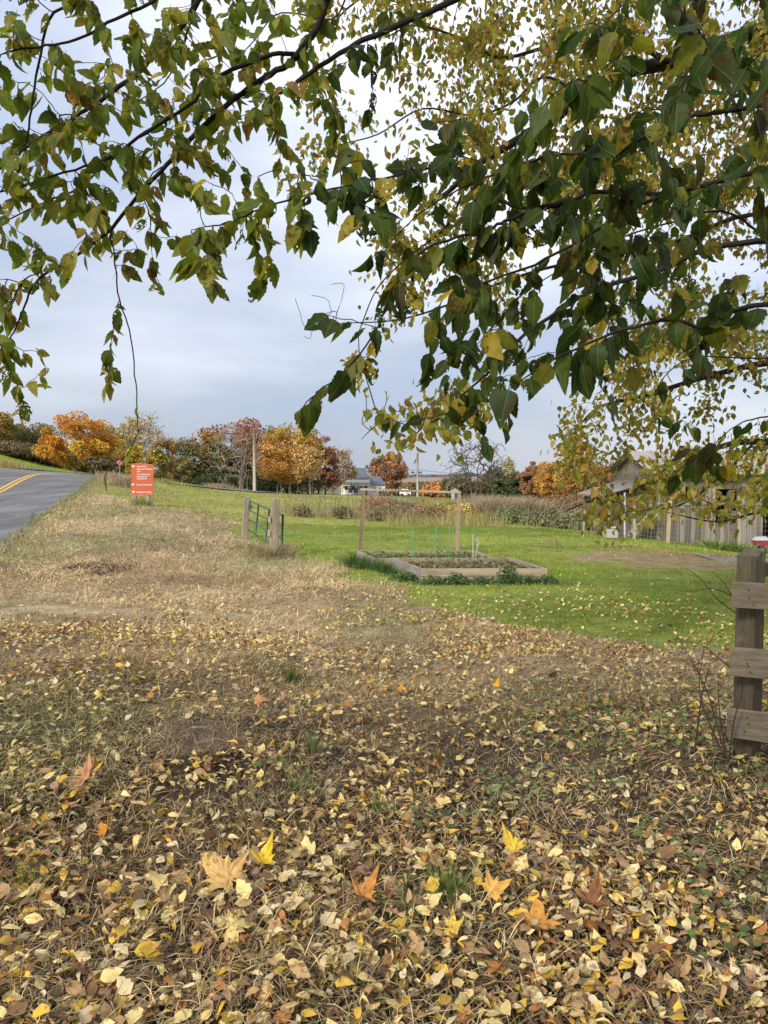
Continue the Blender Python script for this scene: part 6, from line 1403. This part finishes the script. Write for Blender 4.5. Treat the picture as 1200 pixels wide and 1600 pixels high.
for i in range(nx_):
    x_ = xa+(xb-xa)*i/(nx_-1); z0 = float(hbase(x_, ysf(x_))[0])+.03; ph = abs(math.sin((x_-xa)*1.35)); y_ = float(ysf(x_)); mb.tube([[x_, y_, z0], [x_+.03, y_+.01, z0+.55], [x_, y_, z0+1.15-.18*(1-ph)]], .003, 3, (.30,.30,.29), cap=False)
mb.obj('wire_netting', M_metal2 if 'M_metal2' in globals() else M_paint, wf)
# white tub, small bits
q = P(956, 832, 22.0); q[2] = H(q[0], 22.0); tub = thing('planter_tub', 'white rectangular tub at the foot of the netting fence', 'tub', q)
mb = MB().box(q+[0, 0, .17], (.30, .24, .30), col=(.42,.40,.36), taper=-.12); mb.obj('body', M_paint, tub, bevel=.02)
MB().box(q+[0, 0, .33], (.38, .31, .035), col=(.45,.43,.39)).obj('rim', M_paint, tub, bevel=.01)
# hosta like plants by the path
for i, (px, Y) in enumerate([(1118, 20.6), (1135, 20.8), (1152, 20.5), (1168, 20.7), (1105, 21.0)]):
    x_ = P(px, 850, Y)[0]
    tuft(0, 0, .32, 90, .40, [(.20,.28,.06),(.28,.33,.09),(.13,.2,.05)], ['yellow green leafy plant second left of the clump by the barn path','broad green plant in the middle of the clump by the path','tall green plant right of the middle by the barn path','green plant at the right end of the clump behind the fence post','small green plant at the left end by the barn path'][i], .045, 'leafy plants beside the barn path', 1.0, 'leafy_plant', 'plant', at=(x_, Y))
for i, (px, Y) in enumerate([(1020, 18.0), (1070, 17.2), (1125, 17.2), (985, 19.0)]):
    x_ = P(px, 860, Y)[0]
    tuft(0, 0, .9, 420, .13, [(.44,.30,.15),(.36,.24,.13),(.5,.38,.2),(.22,.24,.08)], ['rust brown dry grass patch left of the path','dry orange grass patch before the path end','dry grass patch right, near the board fence','faded dry patch at the edge of the lawn by the barn'][i], .012, 'dry grass patches by the barn path', .8, 'dry_patch', 'dry grass', at=(x_, Y))
# seed head standing alone on the lawn
q = P(871, 852, 17.5); q[2] = H(q[0], 17.5)
mb = MB().tube([q, q+[.01, 0, .22]], [.008, .006], 5, (.16,.12,.08)); mb.tube([q+[-.06, 0, .20], q+[-.06, 0, .31]], [.045, .05], 8, (.30,.20,.12)); mb.tube([q+[.0, 0, .18], q+[-.06, 0, .24]], .006, 4, (.16,.12,.08)); mb.solo('seed_head', M_straw, 'small brown seed head on a stem alone on the lawn', 'plant', q)
# red and white garden cart at the right edge
q = P(1188, 846, 21.5); q[2] = H(q[0], 21.5); ct = thing('garden_cart', 'small red and white cart at the right edge before the barn', 'cart', q)
prism(MB(), [(-.15,.20,.8),(.18,.20,.8),(.24,.33,1),(-.21,.33,1)], q[0], q[1], q[2], .14, (.34,.05,.05)).obj('tray', M_paint, ct)
prism(MB(), [(-.19,.345,1),(.21,.345,1),(.14,.45,.6),(-.12,.44,.6)], q[0], q[1], q[2], .12, (.42,.42,.42)).obj('cover', M_paint, ct)
for sy_ in (-.14, .14): MB().tube([q+[0, sy_-.02, .10], q+[0, sy_+.02, .10]], .10, 12, (.03,.03,.03)).obj('wheel', M_metal, ct)
MB().tube([q+[.24, 0, .32], q+[.5, 0, .5]], .012, 6, (.1,.1,.1)).obj('handle', M_metal, ct)
# bare saplings by the board fence
def sapling(bx, by, tips_, lab, Y=None, leafs=3):
    g_ = G(bx, by); Y0 = g_[1] if Y is None else Y; mb = MB()
    for (px, py, dy_) in tips_:
        e_ = P(px, py, Y0+dy_); m_ = (g_+e_)/2+np.array([rng.normal(0, .04), 0, .06]); c_ = catmull([g_, m_, e_], 6); mb.tube(c_, np.linspace(.006, .002, len(c_)), 5, (.07,.05,.045))
        for k_ in range(3):
            i_ = rng.integers(5, len(c_)-1); d_ = rng.normal(0, .07, 3)+[0, 0, .05]; mb.tube([c_[i_], c_[i_]+d_*.6, c_[i_]+d_*1.4], [.0025, .002, .001], 4, (.07,.05,.045))
    return mb.solo('sapling', M_bark, lab, 'sapling', g_, smooth_=True)
sapling(1138, 1200, [(1122,1065,0),(1100,1010,.1),(1160,1085,-.1),(1060,995,.3)], 'dark bare sapling at the foot of the board fence post')
sapling(1085, 1175, [(1110,1035,0),(1095,1080,.1)], 'thin bare sapling left of the fence post')
mb = MB(); g_ = G(1150, 1180); g_[1] += .15
for pts2 in ([(1152,960),(1120,935),(1095,905),(1072,888)],[(1150,950),(1135,915),(1112,893)],[(1150,935),(1115,920),(1070,925)],[(1150,1050),(1125,1030),(1100,1010),(1062,998)]):
    c_ = catmull([P(a_, b2, Yf+.2) for a_, b2 in pts2], 5); mb.tube(c_, np.linspace(.005, .0015, len(c_)), 5, (.07,.05,.045))
mb.tube([g_, P(1157, 1060, Yf+.2), P(1152, 935, Yf+.2)], [.007, .006, .004], 5, (.07,.05,.045)); mb.solo('sapling', M_bark, 'bare twiggy sapling behind the board fence, twigs reaching left over the lawn', 'sapling', g_, smooth_=True)
